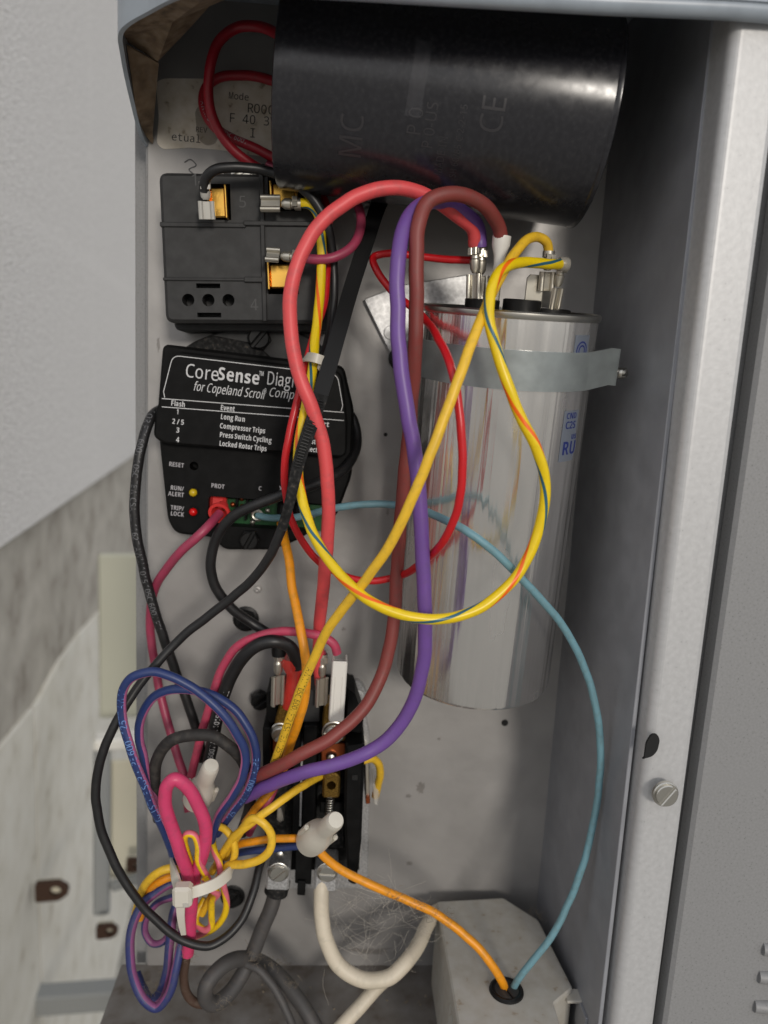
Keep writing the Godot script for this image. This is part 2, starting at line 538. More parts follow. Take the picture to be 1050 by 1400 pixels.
	M.pale_print = mat(Color(0.66, 0.65, 0.66), 0.6)
	M.clear_grey = mat(Color(0.62, 0.60, 0.56, 0.7), 0.3)
	M.clear_grey.transparency = BaseMaterial3D.TRANSPARENCY_ALPHA
	M.smudge = mat(Color(0.36, 0.32, 0.28, 0.26), 0.9)
	M.smudge.transparency = BaseMaterial3D.TRANSPARENCY_ALPHA
	M.clear_pale = mat(Color(0.78, 0.77, 0.74, 0.75), 0.25, 0.2)
	M.clear_pale.transparency = BaseMaterial3D.TRANSPARENCY_ALPHA
	M.stain = mat(Color(0.40, 0.35, 0.30, 0.35), 0.8)
	M.stain.transparency = BaseMaterial3D.TRANSPARENCY_ALPHA
	# wires
	M.w_salmon = insulation(Color(0.86, 0.31, 0.32), [], 0.45, 0.25, 1)
	M.w_red = insulation(Color(0.76, 0.09, 0.12), [], 0.32, 0.15, 2)
	M.w_dark_red = insulation(Color(0.62, 0.10, 0.16), [], 0.45, 0.35, 3)
	M.w_magenta = insulation(Color(0.62, 0.22, 0.33), [], 0.42, 0.35, 4)
	M.w_purple = insulation(Color(0.42, 0.29, 0.57), [], 0.42, 0.2, 5)
	M.w_brown = insulation(Color(0.50, 0.22, 0.20), [], 0.5, 0.45, 6)
	M.w_yellow = insulation(Color(0.90, 0.72, 0.18), [], 0.42, 0.3, 7)
	M.w_yellow_stripes = insulation(Color(0.90, 0.77, 0.05), [[0.2, 0.10, Color(0.16, 0.36, 0.44)], [0.7, 0.11, Color(0.93, 0.40, 0.05)]], 0.34, 0.12, 8)
	M.w_yellow_pink = insulation(Color(0.90, 0.74, 0.10), [[0.25, 0.42, Color(0.84, 0.42, 0.48)]], 0.4, 0.35, 9)
	M.w_orange = insulation(Color(0.90, 0.58, 0.09), [], 0.4, 0.3, 10)
	M.w_teal = insulation(Color(0.42, 0.58, 0.62), [], 0.48, 0.35, 11)
	M.w_white = insulation(Color(0.80, 0.76, 0.68), [], 0.5, 0.22, 12)
	M.w_black = insulation(Color(0.10, 0.10, 0.105), [], 0.42, 0.22, 13)
	M.w_black_dusty = insulation(Color(0.15, 0.145, 0.14), [], 0.7, 1.0, 14)
	M.w_pink = insulation(Color(0.79, 0.24, 0.41), [], 0.42, 0.3, 15)
	M.w_pink_dull = insulation(Color(0.74, 0.26, 0.37), [], 0.45, 0.5, 25)
	M.w_blue_pink = insulation(Color(0.13, 0.20, 0.40), [[0.84, 0.15, Color(0.66, 0.36, 0.52)]], 0.42, 0.3, 16)
	M.w_blue_purple = insulation(Color(0.17, 0.20, 0.40), [[0.9, 0.34, Color(0.50, 0.27, 0.45)]], 0.5, 0.6, 26)
	M.w_blue = insulation(Color(0.15, 0.21, 0.40), [], 0.45, 0.35, 17)
	M.w_grey = insulation(Color(0.27, 0.26, 0.255), [], 0.6, 0.7, 18)
	M.w_rusty = insulation(Color(0.26, 0.18, 0.13), [], 0.8, 1.0, 19)

# ---- wires ----
const WIRES := "insulated wires of the electrical compartment"
func wire(called: String, label: String, line: Array, r: float, m: Material, r1 := -1.0, twist := 0.0, sides := 16) -> MeshInstance3D:
	var ps := smooth(line)
	var wob := noise(FastNoiseLite.TYPE_SIMPLEX, 0.045, 200 + get_child_count(), 2)
	for i in range(3, ps.size() - 3):
		var q := ps[i]
		ps[i] = q + Vector3(wob.get_noise_3d(q.x, q.y, q.z), wob.get_noise_3d(q.x + 300.0, q.y, q.z), wob.get_noise_3d(q.x, q.y + 300.0, q.z)) * 0.32
	var mb := MB.new().tube(ps, r, r1, sides, twist)
	var mid := ps[0]
	var o := part(called, mb, m, null, mid)
	tag(o, label, "wire", WIRES)
	o.set_meta("line", ps)
	return o
# lettering printed along a wire, from `start` mm along it, on the side that looks towards `face`
func print_on(w: MeshInstance3D, what: String, start: float, height: float, r: float, m: Material, face := Vector3(-0.1, 0.1, 1.0), back := false, repeats := 1, gap := 6.0) -> void:
	var ps: PackedVector3Array = w.get_meta("line")
	if back:
		ps = ps.duplicate()
		ps.reverse()
	var run := PackedFloat32Array([0.0])
	for i in range(1, ps.size()): run.append(run[i - 1] + ps[i].distance_to(ps[i - 1]))
	var total := run[run.size() - 1]
	var mb := MB.new()
	var map := func(x: float, y: float, lift: float) -> Array:
		var s := clampf(start + x, 0.0, total - 0.01)
		var i := run.bsearch(s) - 1
		i = clampi(i, 0, ps.size() - 2)
		var t := (s - run[i]) / maxf(run[i + 1] - run[i], 0.0001)
		var q := ps[i].lerp(ps[i + 1], t)
		var d0 := (ps[mini(i + 1, ps.size() - 1)] - ps[maxi(i - 1, 0)]).normalized()
		var d1 := (ps[mini(i + 2, ps.size() - 1)] - ps[i]).normalized()
		var d := d0.lerp(d1, t).normalized()
		var up := (face - d * d.dot(face)).normalized()
		var side := up.cross(d)
		var a := (y - height * 0.38) / r
		var nn := up * cos(a) + side * sin(a)
		return [q + nn * (r + lift * 0.6), nn]
	mb.letters(what, height, map)
	part("print", mb, m, w)
func end_dir(w: MeshInstance3D, last: bool) -> Vector3:
	var ps: PackedVector3Array = w.get_meta("line")
	return (ps[ps.size() - 1] - ps[ps.size() - 3]).normalized() if last else (ps[0] - ps[2]).normalized()
# a crimped push-on terminal: barrel with two crimps, neck, flat sleeve with rolled edges. It starts at `at` and points along `d`, its flat face towards `face`
func push_on(parent: Node3D, at: Vector3, d: Vector3, face: Vector3, wide := 6.4, long := 17.0, m: Material = null, sleeve := 0.5) -> void:
	if m == null: m = M.tin
	d = d.normalized()
	var z := (face - d * d.dot(face)).normalized()
	var b := Basis(z.cross(d) * -1.0, d, z)
	var mb := MB.new()
	var bar := long * (1.0 - sleeve)
	var r := wide * 0.36
	mb.lathe([Vector2(r, 0), Vector2(r, bar * 0.32), Vector2(r * 0.75, bar * 0.36), Vector2(r * 0.75, bar * 0.5), Vector2(r * 0.92, bar * 0.55), Vector2(r * 0.85, bar * 0.85), Vector2(r * 0.5, bar)], at - d * 1.0, d, 14)
	for s in [-1.0, 1.0]: mb.box(at + d * bar * 0.16 + b.x * s * r * 0.45 + z * r * 0.75, Vector3(r * 0.8, bar * 0.28, r * 0.6), b, 0.2)
	var c := at + d * (bar + long * sleeve * 0.5 - 0.5)
	mb.box(c, Vector3(wide, long * sleeve, 0.7), b, 0.15)
	part("push_on_terminal", mb, m, parent)
	mb = MB.new()
	for s in [-1.0, 1.0]:
		var e: Vector3 = c + b.x * s * wide * 0.36 + z * 0.75
		mb.tube(PackedVector3Array([e - d * long * sleeve * 0.5, e + d * long * sleeve * 0.5]), wide * 0.15, -1.0, 10)
	part("rolled_edge", mb, m, parent)
func flat_map(o: Vector3, b: Basis) -> Callable:
	return func(x: float, y: float, lift: float) -> Array: return [o + b.x * x + b.y * y + b.z * lift, b.z]
func rotz(a: float) -> Basis: return Basis(Vector3(0, 0, 1), a)
func as_csg(mb: MB, m: Material) -> CSGMesh3D:
	var c := CSGMesh3D.new()
	c.mesh = mesh_of(mb, Vector3.ZERO)
	c.material = m
	return c
# body (a closed prism) with shapes cut out of it, each cut a closed prism too
func carved(called: String, body: MB, cuts: Array, m: Material, parent: Node3D) -> void:
	var org: Vector3 = origin_of[parent]
	var c := CSGCombiner3D.new()
	c.name = called
	c.position = -org * MM
	parent.add_child(c, true)
	var k := 0
	for e in [body] + cuts:
		var q := as_csg(e, m)
		q.name = "body_solid" if k == 0 else "cut_out_%03d" % k
		if k > 0: q.operation = CSGShape3D.OPERATION_SUBTRACTION
		c.add_child(q, true)
		k += 1

func _ready() -> void:
	make_materials()
	camera_and_light()
	house()
	cabinet()
	start_capacitor()
	run_capacitor()
	relay()
	module()
	contactor()
	transformer_box()
	sticker()
	wires()
	ties_and_nuts()
	dust()

func camera_and_light() -> void:
	var cam := Camera3D.new()
	cam.name = "camera"
	var at := CameraAttributesPhysical.new()
	at.frustum_focal_length = 18.0
	at.frustum_focus_distance = 0.292
	at.exposure_aperture = 5.5
	cam.attributes = at
	cam.fov = 67.38
	cam.near = 0.01
	cam.far = 100.0
	var r := Basis(Vector3(0.99680, 0.05194, 0.06084), Vector3(-0.04087, 0.98445, -0.17084), Vector3(-0.06877, 0.16780, 0.98342))
	cam.transform = Transform3D(Basis(r.x, r.y, r.z), Vector3(-24.8, 60.4, 354) * MM)
	add_child(cam)
	cam.make_current()
	var sky_m := ProceduralSkyMaterial.new()
	sky_m.sky_top_color = Color(0.89, 0.90, 0.925)
	sky_m.sky_horizon_color = Color(0.96, 0.95, 0.94)
	sky_m.ground_bottom_color = Color(0.45, 0.44, 0.42)
	sky_m.ground_horizon_color = Color(0.62, 0.61, 0.59)
	sky_m.sky_curve = 0.2
	sky_m.energy_multiplier = 1.0
	var sky := Sky.new()
	sky.sky_material = sky_m
	var env := Environment.new()
	env.background_mode = Environment.BG_SKY
	env.sky = sky
	env.tonemap_mode = Environment.TONE_MAPPER_LINEAR
	env.tonemap_exposure = 1.07
	env.sdfgi_enabled = true
	env.ssao_enabled = true
	env.ssil_enabled = true
	var we := WorldEnvironment.new()
	we.name = "world_environment"
	we.environment = env
	add_child(we)
	var sun := DirectionalLight3D.new()
	sun.name = "sun"
	sun.light_energy = 0.42
	sun.light_color = Color(1.0, 0.97, 0.93)
	sun.light_angular_distance = 10.0
	sun.shadow_enabled = true
	sun.basis = Basis.looking_at(Vector3(-0.22, -0.235, -0.95), Vector3.UP)
	add_child(sun)

# ---- the house wall beside the unit, the footing under it, and what is fixed there ----
func house() -> void:
	var g := part("ground", MB.new().box(Vector3(0, -960, 0), Vector3(60000, 20, 60000), Basis.IDENTITY, 0.0), M.ground, null, Vector3(0, -950, 0))
	g.set_meta("kind", "structure")
	var d := Vector3(-0.10688, 0, -0.99427)
	var n := Vector3(0.99427, 0, -0.10688)
	var b := Basis(d, Vector3.UP, n if d.cross(Vector3.UP).dot(n) > 0.0 else -n)
	var o := Vector3(-281.2, -86.8, -248.9)
	var zz := 1.0 if d.cross(Vector3.UP).dot(n) > 0.0 else -1.0
	var w := thing("house_wall", o + Vector3(0, -860, 0), "rough pale grey stucco wall with a straight lower edge above a stained concrete strip", "wall")
	part("stucco_panel", MB.new().prism(poly2([-420, 0, 7000, 0, 7000, 3200, -420, 3200]), o, -60 * zz, 0, b, 4.0, true), M.stucco, w)
	var back := -16.0 * zz
	var edge := [-54.4, -167, 44.8, -177.4, 140.5, -186, 233, -177.6, 333.1, -180.3, 565.5, -202.7, 857.4, -207, 2142.1, -277.2]
	var band := PackedVector2Array([Vector2(-420, 20), Vector2(2600, 20)])
	var low := poly2(edge)
	var foot := PackedVector2Array([Vector2(low[0].x - 250, -860), Vector2(2600, -860), Vector2(2600, low[low.size() - 1].y)])
	for i in range(low.size() - 1, -1, -1): foot.append(low[i])
	foot.append(Vector2(low[0].x - 250, low[0].y))
	part("concrete_strip", MB.new().prism(PackedVector2Array([Vector2(-420, -860), Vector2(7000, -860), Vector2(7000, 10), Vector2(-420, 10)]), o, back - 60 * zz, back, b, 0.0, true), M.concrete, w)
	var seam := [126.5, -375.2]
	var first := PackedVector2Array()
	var second := PackedVector2Array()
	var sx: float = seam[0]
	for e in Geometry2D.intersect_polygons(foot, PackedVector2Array([Vector2(-2000, -900), Vector2(sx - 2, -900), Vector2(sx - 2, 100), Vector2(-2000, 100)])): first = e
	for e in Geometry2D.intersect_polygons(foot, PackedVector2Array([Vector2(sx + 2, -900), Vector2(4000, -900), Vector2(4000, 100), Vector2(sx + 2, 100)])): second = e
	part("whitewashed_slab", MB.new().prism(first, o, back, back + 4 * zz, b, 1.0, true), M.whitewash, w)
	part("whitewashed_slab", MB.new().prism(second, o, back, back + 4 * zz, b, 1.0, true), M.whitewash, w)
	# rail and post frame standing against the footing
	var fr := thing("grey_metal_frame", Vector3(-241.6, -584.1, -364.6), "grey metal post and rails in front of the whitewashed footing, out of focus", "frame")
	var bar := func(a: Vector3, e: Vector3, wide: float, deep: float, m: Material, called: String) -> void:
		var t := (e - a).normalized()
		var z := Vector3(0.18, 0, 1) - t * t.dot(Vector3(0.18, 0, 1))
		part(called, MB.new().box((a + e) * 0.5, Vector3(wide, a.distance_to(e), deep), Basis(t.cross(z.normalized()), t, z.normalized()), 2.0), m, fr)
	bar.call(Vector3(-246.5, -320.1, -389.7), Vector3(-245.8, -500.1, -379.3), 16.0, 12.0, M.grey_metal, "post")
	bar.call(Vector3(-254.1, -313, -386.4), Vector3(-184.2, -316.5, -406.3), 12.0, 22.0, M.white_plastic, "top_rail")
	bar.call(Vector3(-373.4, -593.5, -362.1), Vector3(-150.7, -573.4, -360.1), 23.0, 22.0, M.grey_metal, "bottom_rail")
	bar.call(Vector3(-235.8, -469.3, -378.7), Vector3(-178.6, -451.5, -382.9), 11.0, 8.0, M.grey_metal, "brace")
	bar.call(Vector3(-226.8, -346.2, -414.4), Vector3(-225.4, -475.6, -404.4), 36.0, 6.0, M.cream, "infill_panel")
	var gr := part("weathered_board", MB.new().box(Vector3(-251.4, -236.2, -485.7), Vector3(50, 190, 10), Basis(Vector3.UP, 0.15), 2.0), M.green, null, Vector3(-247, -341, -467.5))
	tag(gr, "pale greenish grey board above the grey metal frame, against the white footing", "board")
	# rusty tabs with a round hole
	var spots := [[Vector3(-284.1, -451.1, -349.6), 15.5, 13.0, "rusty tab with a round hole, larger one beside the joint in the white footing"], [Vector3(-231, -494.7, -348.7), 10.5, 9.0, "rusty tab with a hole below the grey post"], [Vector3(-212.2, -441, -376.8), 7.0, 9.5, "small rusty tab with a hole on the cream infill panel"]]
	for s in spots:
		var q: float = s[1]
		var e: float = s[2]
		var tb := thing("rusty_tab", s[0], s[3], "tab", "rusty fixing tabs")
		var pl := PackedVector2Array([Vector2(-q, -e * 0.8), Vector2(q * 0.45, -e * 0.8), Vector2(q, -e * 0.3), Vector2(q, e * 0.3), Vector2(q * 0.45, e * 0.8), Vector2(-q, e * 0.8)])
		var bb := Basis(Vector3.UP, 0.15)
		carved("plate", MB.new().prism(rounded(pl, 3.0), s[0], 0, 5, bb, 0.0, true), [MB.new().prism(circle(Vector2(q * 0.22, 0), q * 0.33), s[0], -3, 8, bb, 0.0, true)], M.rust_tab, tb)
		part("backing", MB.new().box(s[0] - bb * Vector3(q * 0.2, 0, 3.0), Vector3(q * 1.5, e * 1.3, 4.0), bb, 0.5), M.cream, tb)

# ---- the sheet metal compartment ----
func cabinet() -> void:
	var t := thing("air_conditioner_cabinet", Vector3(0, -242, 40), "open grey sheet metal electrical compartment of an outdoor air conditioner", "cabinet")
	part("back_panel", MB.new().box(Vector3(-9, 0, -0.8), Vector3(200, 500, 1.6), Basis.IDENTITY, 0.3), M.panel, t)
	var mb := MB.new()
	mb.box(Vector3(-113.6, -10, -14), Vector3(8, 480, 1.4), Basis.IDENTITY, 0.3)
	mb.box(Vector3(-109.6, -10, -7.5), Vector3(1.0, 480, 12), Basis.IDENTITY, 0.3)
	part("edge_flange", mb, M.paint, t)
	part("side_wall", MB.new().box(Vector3(91.4, 0, 42.5), Vector3(1.6, 520, 97), Basis.IDENTITY, 0.2), M.side, t)
	# folded corner post: profile in plan (x, z), swept upright
	var prof := PackedVector2Array()
	for i in 8:
		var a := PI - PI * 0.5 * i / 7.0
		prof.append(Vector2(94.6 + cos(a) * 3.6, 99.6 + sin(a) * 3.6))
	prof.append_array(PackedVector2Array([Vector2(105.8, 103.2), Vector2(107.3, 102.6), Vector2(107.6, 101.2), Vector2(107.6, 84), Vector2(106.4, 84), Vector2(106.4, 100.6), Vector2(96, 101.4), Vector2(92.4, 98), Vector2(92.3, 84), Vector2(91.0, 84)]))
	var up := Basis(Vector3(1, 0, 0), Vector3(0, 0, 1), Vector3(0, -1, 0))
	# the post leans a little: its foot stands nearer the wall
	up = Basis(Vector3(1, 0, 0), Vector3(0, 0, 1), Vector3(0.008, -1, -0.024).normalized())
	part("corner_post", MB.new().prism(prof, Vector3(0.2, 180, 2), 0.0, 460.0, up, 0.0, true), M.post, t)
	part("gap_channel", MB.new().box(Vector3(113, 0, 87), Vector3(14, 520, 2), Basis.IDENTITY, 0.3), M.paint, t)
	part("outer_panel", MB.new().prism(rounded(PackedVector2Array([Vector2(113.2, -260), Vector2(113.2, -945), Vector2(240, -945), Vector2(240, 211), Vector2(118.0, 211)]), 2.0), Vector3.ZERO, 90.0, 98.0, Basis.IDENTITY, 1.4, true), M.paint, t)
	for y in [-149.6, -161.8, -174.9]:
		mb = MB.new()
		var lp := PackedVector3Array()
		for k in 8: lp.append(Vector3(149.8 + k * 9.0, y, 97.6 + minf(1.4, k * 2.0)))
		mb.tube(lp, 2.6, 3.2, 14)
		part("louver", mb, M.paint, t)
	# tray (floor)
	part("bottom_tray", MB.new().box(Vector3(-15, -241.5, 66), Vector3(214, 3, 134), Basis.IDENTITY, 0.4), M.tray, t)
	part("lower_casing", MB.new().box(Vector3(2, -597, -45), Vector3(212, 696, 270), Basis.IDENTITY, 3.0), M.paint, t)
	# lid over the compartment: plate, rolled front lip, turned-down corner
	part("lid_plate", MB.new().box(Vector3(70, 214, 20), Vector3(366, 3, 190), Basis.IDENTITY, 0.5), M.lid, t)
	var lip := pts([120.5, 172.2, 106, 102.9, 172.7, 108, 44.5, 170.9, 108, -16.5, 169.3, 108, -45.2, 169.2, 107, -63.6, 171.4, 104])
	mb = MB.new()
	var lip2 := lip.duplicate()
	for i in lip2.size(): lip2[i] += Vector3(0, 3.0, 0)
	mb.tube(smooth(flat3(lip2)), 3.0, -1.0, 18)
	part("lid_lip", mb, M.lid, t)
	mb = MB.new()
	var ups := PackedVector3Array()
	for q in lip2: ups.append(q + Vector3(0, 28, 1.2))
	mb.band(smooth(flat3(ups)), 54, 54, 2.0, Vector3(0, 0.05, 1))
	part("lid_front", mb, M.lid, t)
	# inner underside of the drooping corner (rusty) and its outer skin
	var cn := pts([-104.8, 174.8, 58, -91, 176.6, 72, -78.3, 175, 88, -63.6, 171, 104, -60.3, 180.9, 80, -72, 185.3, 62, -81.6, 181.8, 50, -96.1, 173.6, 38, -101.4, 176.2, 38, -106.8, 178.2, 42])
	mb = MB.new()
	slab(mb, cn, Vector3(0, 1.5, 0.5))
	part("corner_return", mb, M.rust, t)
	mb = MB.new()
	var sk := pts([-62.3, 167.7, 112, -76.7, 171.4, 96, -89.2, 173.5, 80, -103.2, 172.7, 64, -106.7, 170.5, 50, -109.4, 162.3, 26, -110.4, 154.6, 6, -109.6, 153.4, -6])
	var hi := PackedVector3Array()
	for q in sk: hi.append(Vector3(q.x, 213, q.z))
	skirt(mb, smooth(flat3(sk)), smooth(flat3(hi)), 1.6)
	part("corner_skirt", mb, M.lid, t)
	mb = MB.new()
	var ik := pts([-105.7, 175.7, 46, -106.8, 169.5, 36, -108.2, 161, 22, -108.9, 157.6, 6, -107.3, 155.1, 0])
	var ij := pts([-96.5, 174.3, 36, -99.1, 170.3, 28, -102.3, 162.7, 18, -105.8, 158.1, 5, -106.5, 156.3, 1])
	skirt(mb, smooth(flat3(ik)), smooth(flat3(ij)), 1.0)
	part("corner_lining", mb, M.rust, t)
	# screws and holes
	part("screw", screw_mesh(Vector3(100.2, -81.7, 103), rotz(0.1), 4.78, 2.6, 0.85, 0.0), M.steel, t)
	part("bolt", screw_mesh(Vector3(-16.3, 133.7, 0), Basis.IDENTITY, 3.68, 4.0, 0.4, 4.68, true), M.zinc, t)
	mb = MB.new().prism(rounded(poly2([91.3, -68.2, 91.4, -62.3, 93, -59.2, 95.1, -59.1, 96.2, -61.3, 95.8, -65.3, 94.2, -67.6, 90.5, -68.8]), 1.2), Vector3.ZERO, 102.0, 103, Basis.IDENTITY, 0.0)
	part("torn_hole", mb, M.dark, t)
	part("dimple", MB.new().lathe([Vector2(1.9, 0), Vector2(1.6, 0.5), Vector2(0.8, 0.7), Vector2(0, 0.35)], Vector3(-57.9, -39.6, 0), Vector3(0, 0, 1), 20), M.panel, t)
	part("small_hole", MB.new().lathe([Vector2(1.7, 0), Vector2(1.7, 0.25), Vector2(1.2, 0.25), Vector2(0, 0.1)], Vector3(65.6, -103.7, 0), Vector3(0, 0, 1), 16), M.dark, t)
	part("small_hole", MB.new().lathe([Vector2(0.9, 0), Vector2(0.9, 0.15), Vector2(0, 0.15)], Vector3(-1.2, 36.2, 0), Vector3(0, 0, 1), 12), M.dark, t)
	part("small_hole", MB.new().box(Vector3(94.9, 67.5, 5), Vector3(2, 4, 2), Basis.IDENTITY, 0.3), M.dark, t)
	# thin dried dirt on the panel
	for e in [[Vector3(25.7, -139.8, 0), 3.0, 5.0], [Vector3(19.7, -143.9, 0), 2.2, 1.6], [Vector3(33.2, -113, 0), 1.4, 1.0], [Vector3(1.7, 0.1, 0), 1.0, 3.0], [Vector3(-16.4, -57.7, 0), 1.6, 1.2], [Vector3(-97, 115.5, 0), 1.0, 4.0], [Vector3(4.4, -231.5, 0), 16.0, 3.0], [Vector3(22.5, -181.1, 0), 2.4, 1.8], [Vector3(-104.3, 71.5, 0), 1.2, 5.0], [Vector3(73.2, 97.5, 0), 1.4, 1.4]]:
		var blot := PackedVector2Array()
		var bn := noise(FastNoiseLite.TYPE_SIMPLEX, 0.9, int(e[1] * 100.0), 3)
		for k in 40:
			var f := TAU * k / 40.0
			var rr := 1.0 + 0.7 * bn.get_noise_2d(cos(f) * 2.0, sin(f) * 2.0)
			blot.append(Vector2(cos(f) * e[1] * rr, sin(f) * e[2] * rr) * 0.6)
		part("dirt_smudge", MB.new().prism(blot, e[0], 0.05, 0.12, Basis.IDENTITY, 0.0), M.smudge, t)
	# two black push-in clips
	var k := 0
	for c in [Vector3(-63, -54.1, 0), Vector3(-66.5, -200.4, 0)]:
		var cl := thing("push_in_clip", c, ["black push-in clip in the panel below the diagnostics module", "black push-in clip in the panel behind the bundle tied with white"][k], "clip", "black push-in clips")
		part("clip_head", screw_mesh(c, rotz(0.5), 5.0, 4.0, 0.3, 6.2, true), M.black, cl)
		k += 1
	# galvanised bracket behind the wires, with a bolt
	var br := thing("mounting_bracket", Vector3(1.5, 67.5, 0), "spangled galvanised bracket plate with clipped corner behind the purple and brown wires", "bracket")
	part("plate", MB.new().prism(rounded(poly2([-14.3, 95.7, 1.9, 102.6, 31.6, 109, 34.9, 62.7, 5.4, 63.8, 1.6, 67.5]), 1.2), Vector3.ZERO, 0.0, 3.0, Basis.IDENTITY, 0.4), M.spangle, br)
	part("boss", MB.new().lathe([Vector2(3.2, 0), Vector2(2.9, 0.5), Vector2(0, 0.7)], Vector3(-1.5, 81.8, 3), Vector3(0, 0, 1), 22), M.spangle, br)
	part("bolt", screw_mesh(Vector3(3.7, 70.8, 3), Basis.IDENTITY, 4.2, 6.0, 0.2, 5.6, true), M.black, br)

func flat3(a: PackedVector3Array) -> Array:
	var o := []
	for q in a: o.append_array([q.x, q.y, q.z])
	return o
func slab(mb: MB, ring: PackedVector3Array, thick: Vector3) -> void:
	var mid := Vector3.ZERO
	for q in ring: mid += q
	mid /= ring.size()
	for i in ring.size():
		var a := ring[i]
		var b := ring[(i + 1) % ring.size()]
		mb.flat([mid, a, b], mid + thick)
		mb.flat([mid + thick, a + thick, b + thick], mid)
		mb.flat([a, b, b + thick, a + thick], mid)
func skirt(mb: MB, lo: PackedVector3Array, hi: PackedVector3Array, thick: float) -> void:
	for i in lo.size() - 1:
		var nn := (lo[i + 1] - lo[i]).cross(hi[i] - lo[i]).normalized() * thick
		var c := (lo[i] + hi[i + 1]) * 0.5 + nn * 0.5
		var m2 := (lo[mini(i + 2, lo.size() - 1)] - lo[i + 1])
		mb.flat([lo[i], lo[i + 1], hi[i + 1], hi[i]], c)
		mb.flat([lo[i] + nn, lo[i + 1] + nn, hi[i + 1] + nn, hi[i] + nn], c)
		mb.flat([lo[i], lo[i + 1], lo[i + 1] + nn, lo[i] + nn], c)

# ---- big black start capacitor lying across the top ----
func start_capacitor() -> void:
	var a := Vector3(-48, 166.5, 47)
	var e := Vector3(66.5, 159.2, 51)
	var d := (e - a).normalized()
	var lng := a.distance_to(e)
	var R := 36.5
	var t := thing("start_capacitor", (a + e) * 0.5 - Vector3(0, R, 0), "big glossy black cylinder capacitor lying across the top of the compartment", "capacitor")
	part("body", MB.new().lathe([Vector2(R - 6, 0), Vector2(R - 1.2, 0), Vector2(R - 0.3, 0.4), Vector2(R, 1.2), Vector2(R, lng - 2.2), Vector2(R + 0.25, lng - 1.9)], a, d, 96), M.start_cap, t)
	part("end_rim", MB.new().lathe([Vector2(R + 0.25, lng - 1.9), Vector2(R + 0.5, lng - 1.4), Vector2(R + 0.5, lng - 0.4), Vector2(R, lng), Vector2(R - 2, lng), Vector2(R - 2.4, lng - 1.5), Vector2(0, lng - 1.5)], a, d, 96), M.start_cap, t)
	part("end_cover", MB.new().lathe([Vector2(0, 0.5), Vector2(R - 6, 0.4), Vector2(R - 6, 0.1)], a, d, 64), M.black, t)
	# text moulded round the body: x runs up round the cylinder, y towards the wire end
	var z := (Vector3(0, 0, 1) - d * d.z).normalized()
	var y := z.cross(d)
	var around := func(s0: float, a0: float) -> Callable:
		return func(tx: float, ty: float, lift: float) -> Array:
			var f := a0 + tx / R
			var nn := z * cos(f) + y * sin(f)
			return [a + d * (s0 - ty) + nn * (R + lift), nn]
	for w in [["MC", 32.0, -0.92, 7.5], ["P 0", 51.0, -0.62, 4.6], ["P 0-US", 55.5, -0.72, 3.6], ["MADE IN", 60.0, -0.98, 2.6], ["SH 60/85 C 2-2-15", 65.0, -0.98, 2.2], ["CE", 78.0, -0.52, 7.5]]:
		part("raised_lettering", MB.new().letters(w[0], w[3], around.call(w[1], w[2]), false, false, 0.0, 0.12), M.faint_print, t)
	var tape := PackedVector3Array()
	for i in 11:
		var f := -0.46 + 0.62 * i / 10.0
		tape.append(a + d * (46.0 - 1.5 * i * 0.12) + (z * cos(f) + y * sin(f)) * (R + 0.2))
	var mb := MB.new()
	for i in 10:
		for s in [0]:
			var f0 := -0.46 + 0.062 * i
			var f1 := f0 + 0.062
			var n0 := z * cos(f0) + y * sin(f0)
			var n1 := z * cos(f1) + y * sin(f1)
			var p0 := a + d * (44.4 + i * 0.12) + n0 * (R + 0.25)
			var p1 := a + d * (44.4 + (i + 1) * 0.12) + n1 * (R + 0.25)
			mb.quad(mb.vert(p0, n0), mb.vert(p0 + d * 5.2, n0), mb.vert(p1 + d * 5.2, n1), mb.vert(p1, n1))
	part("clear_tape", mb, M.tape, t)

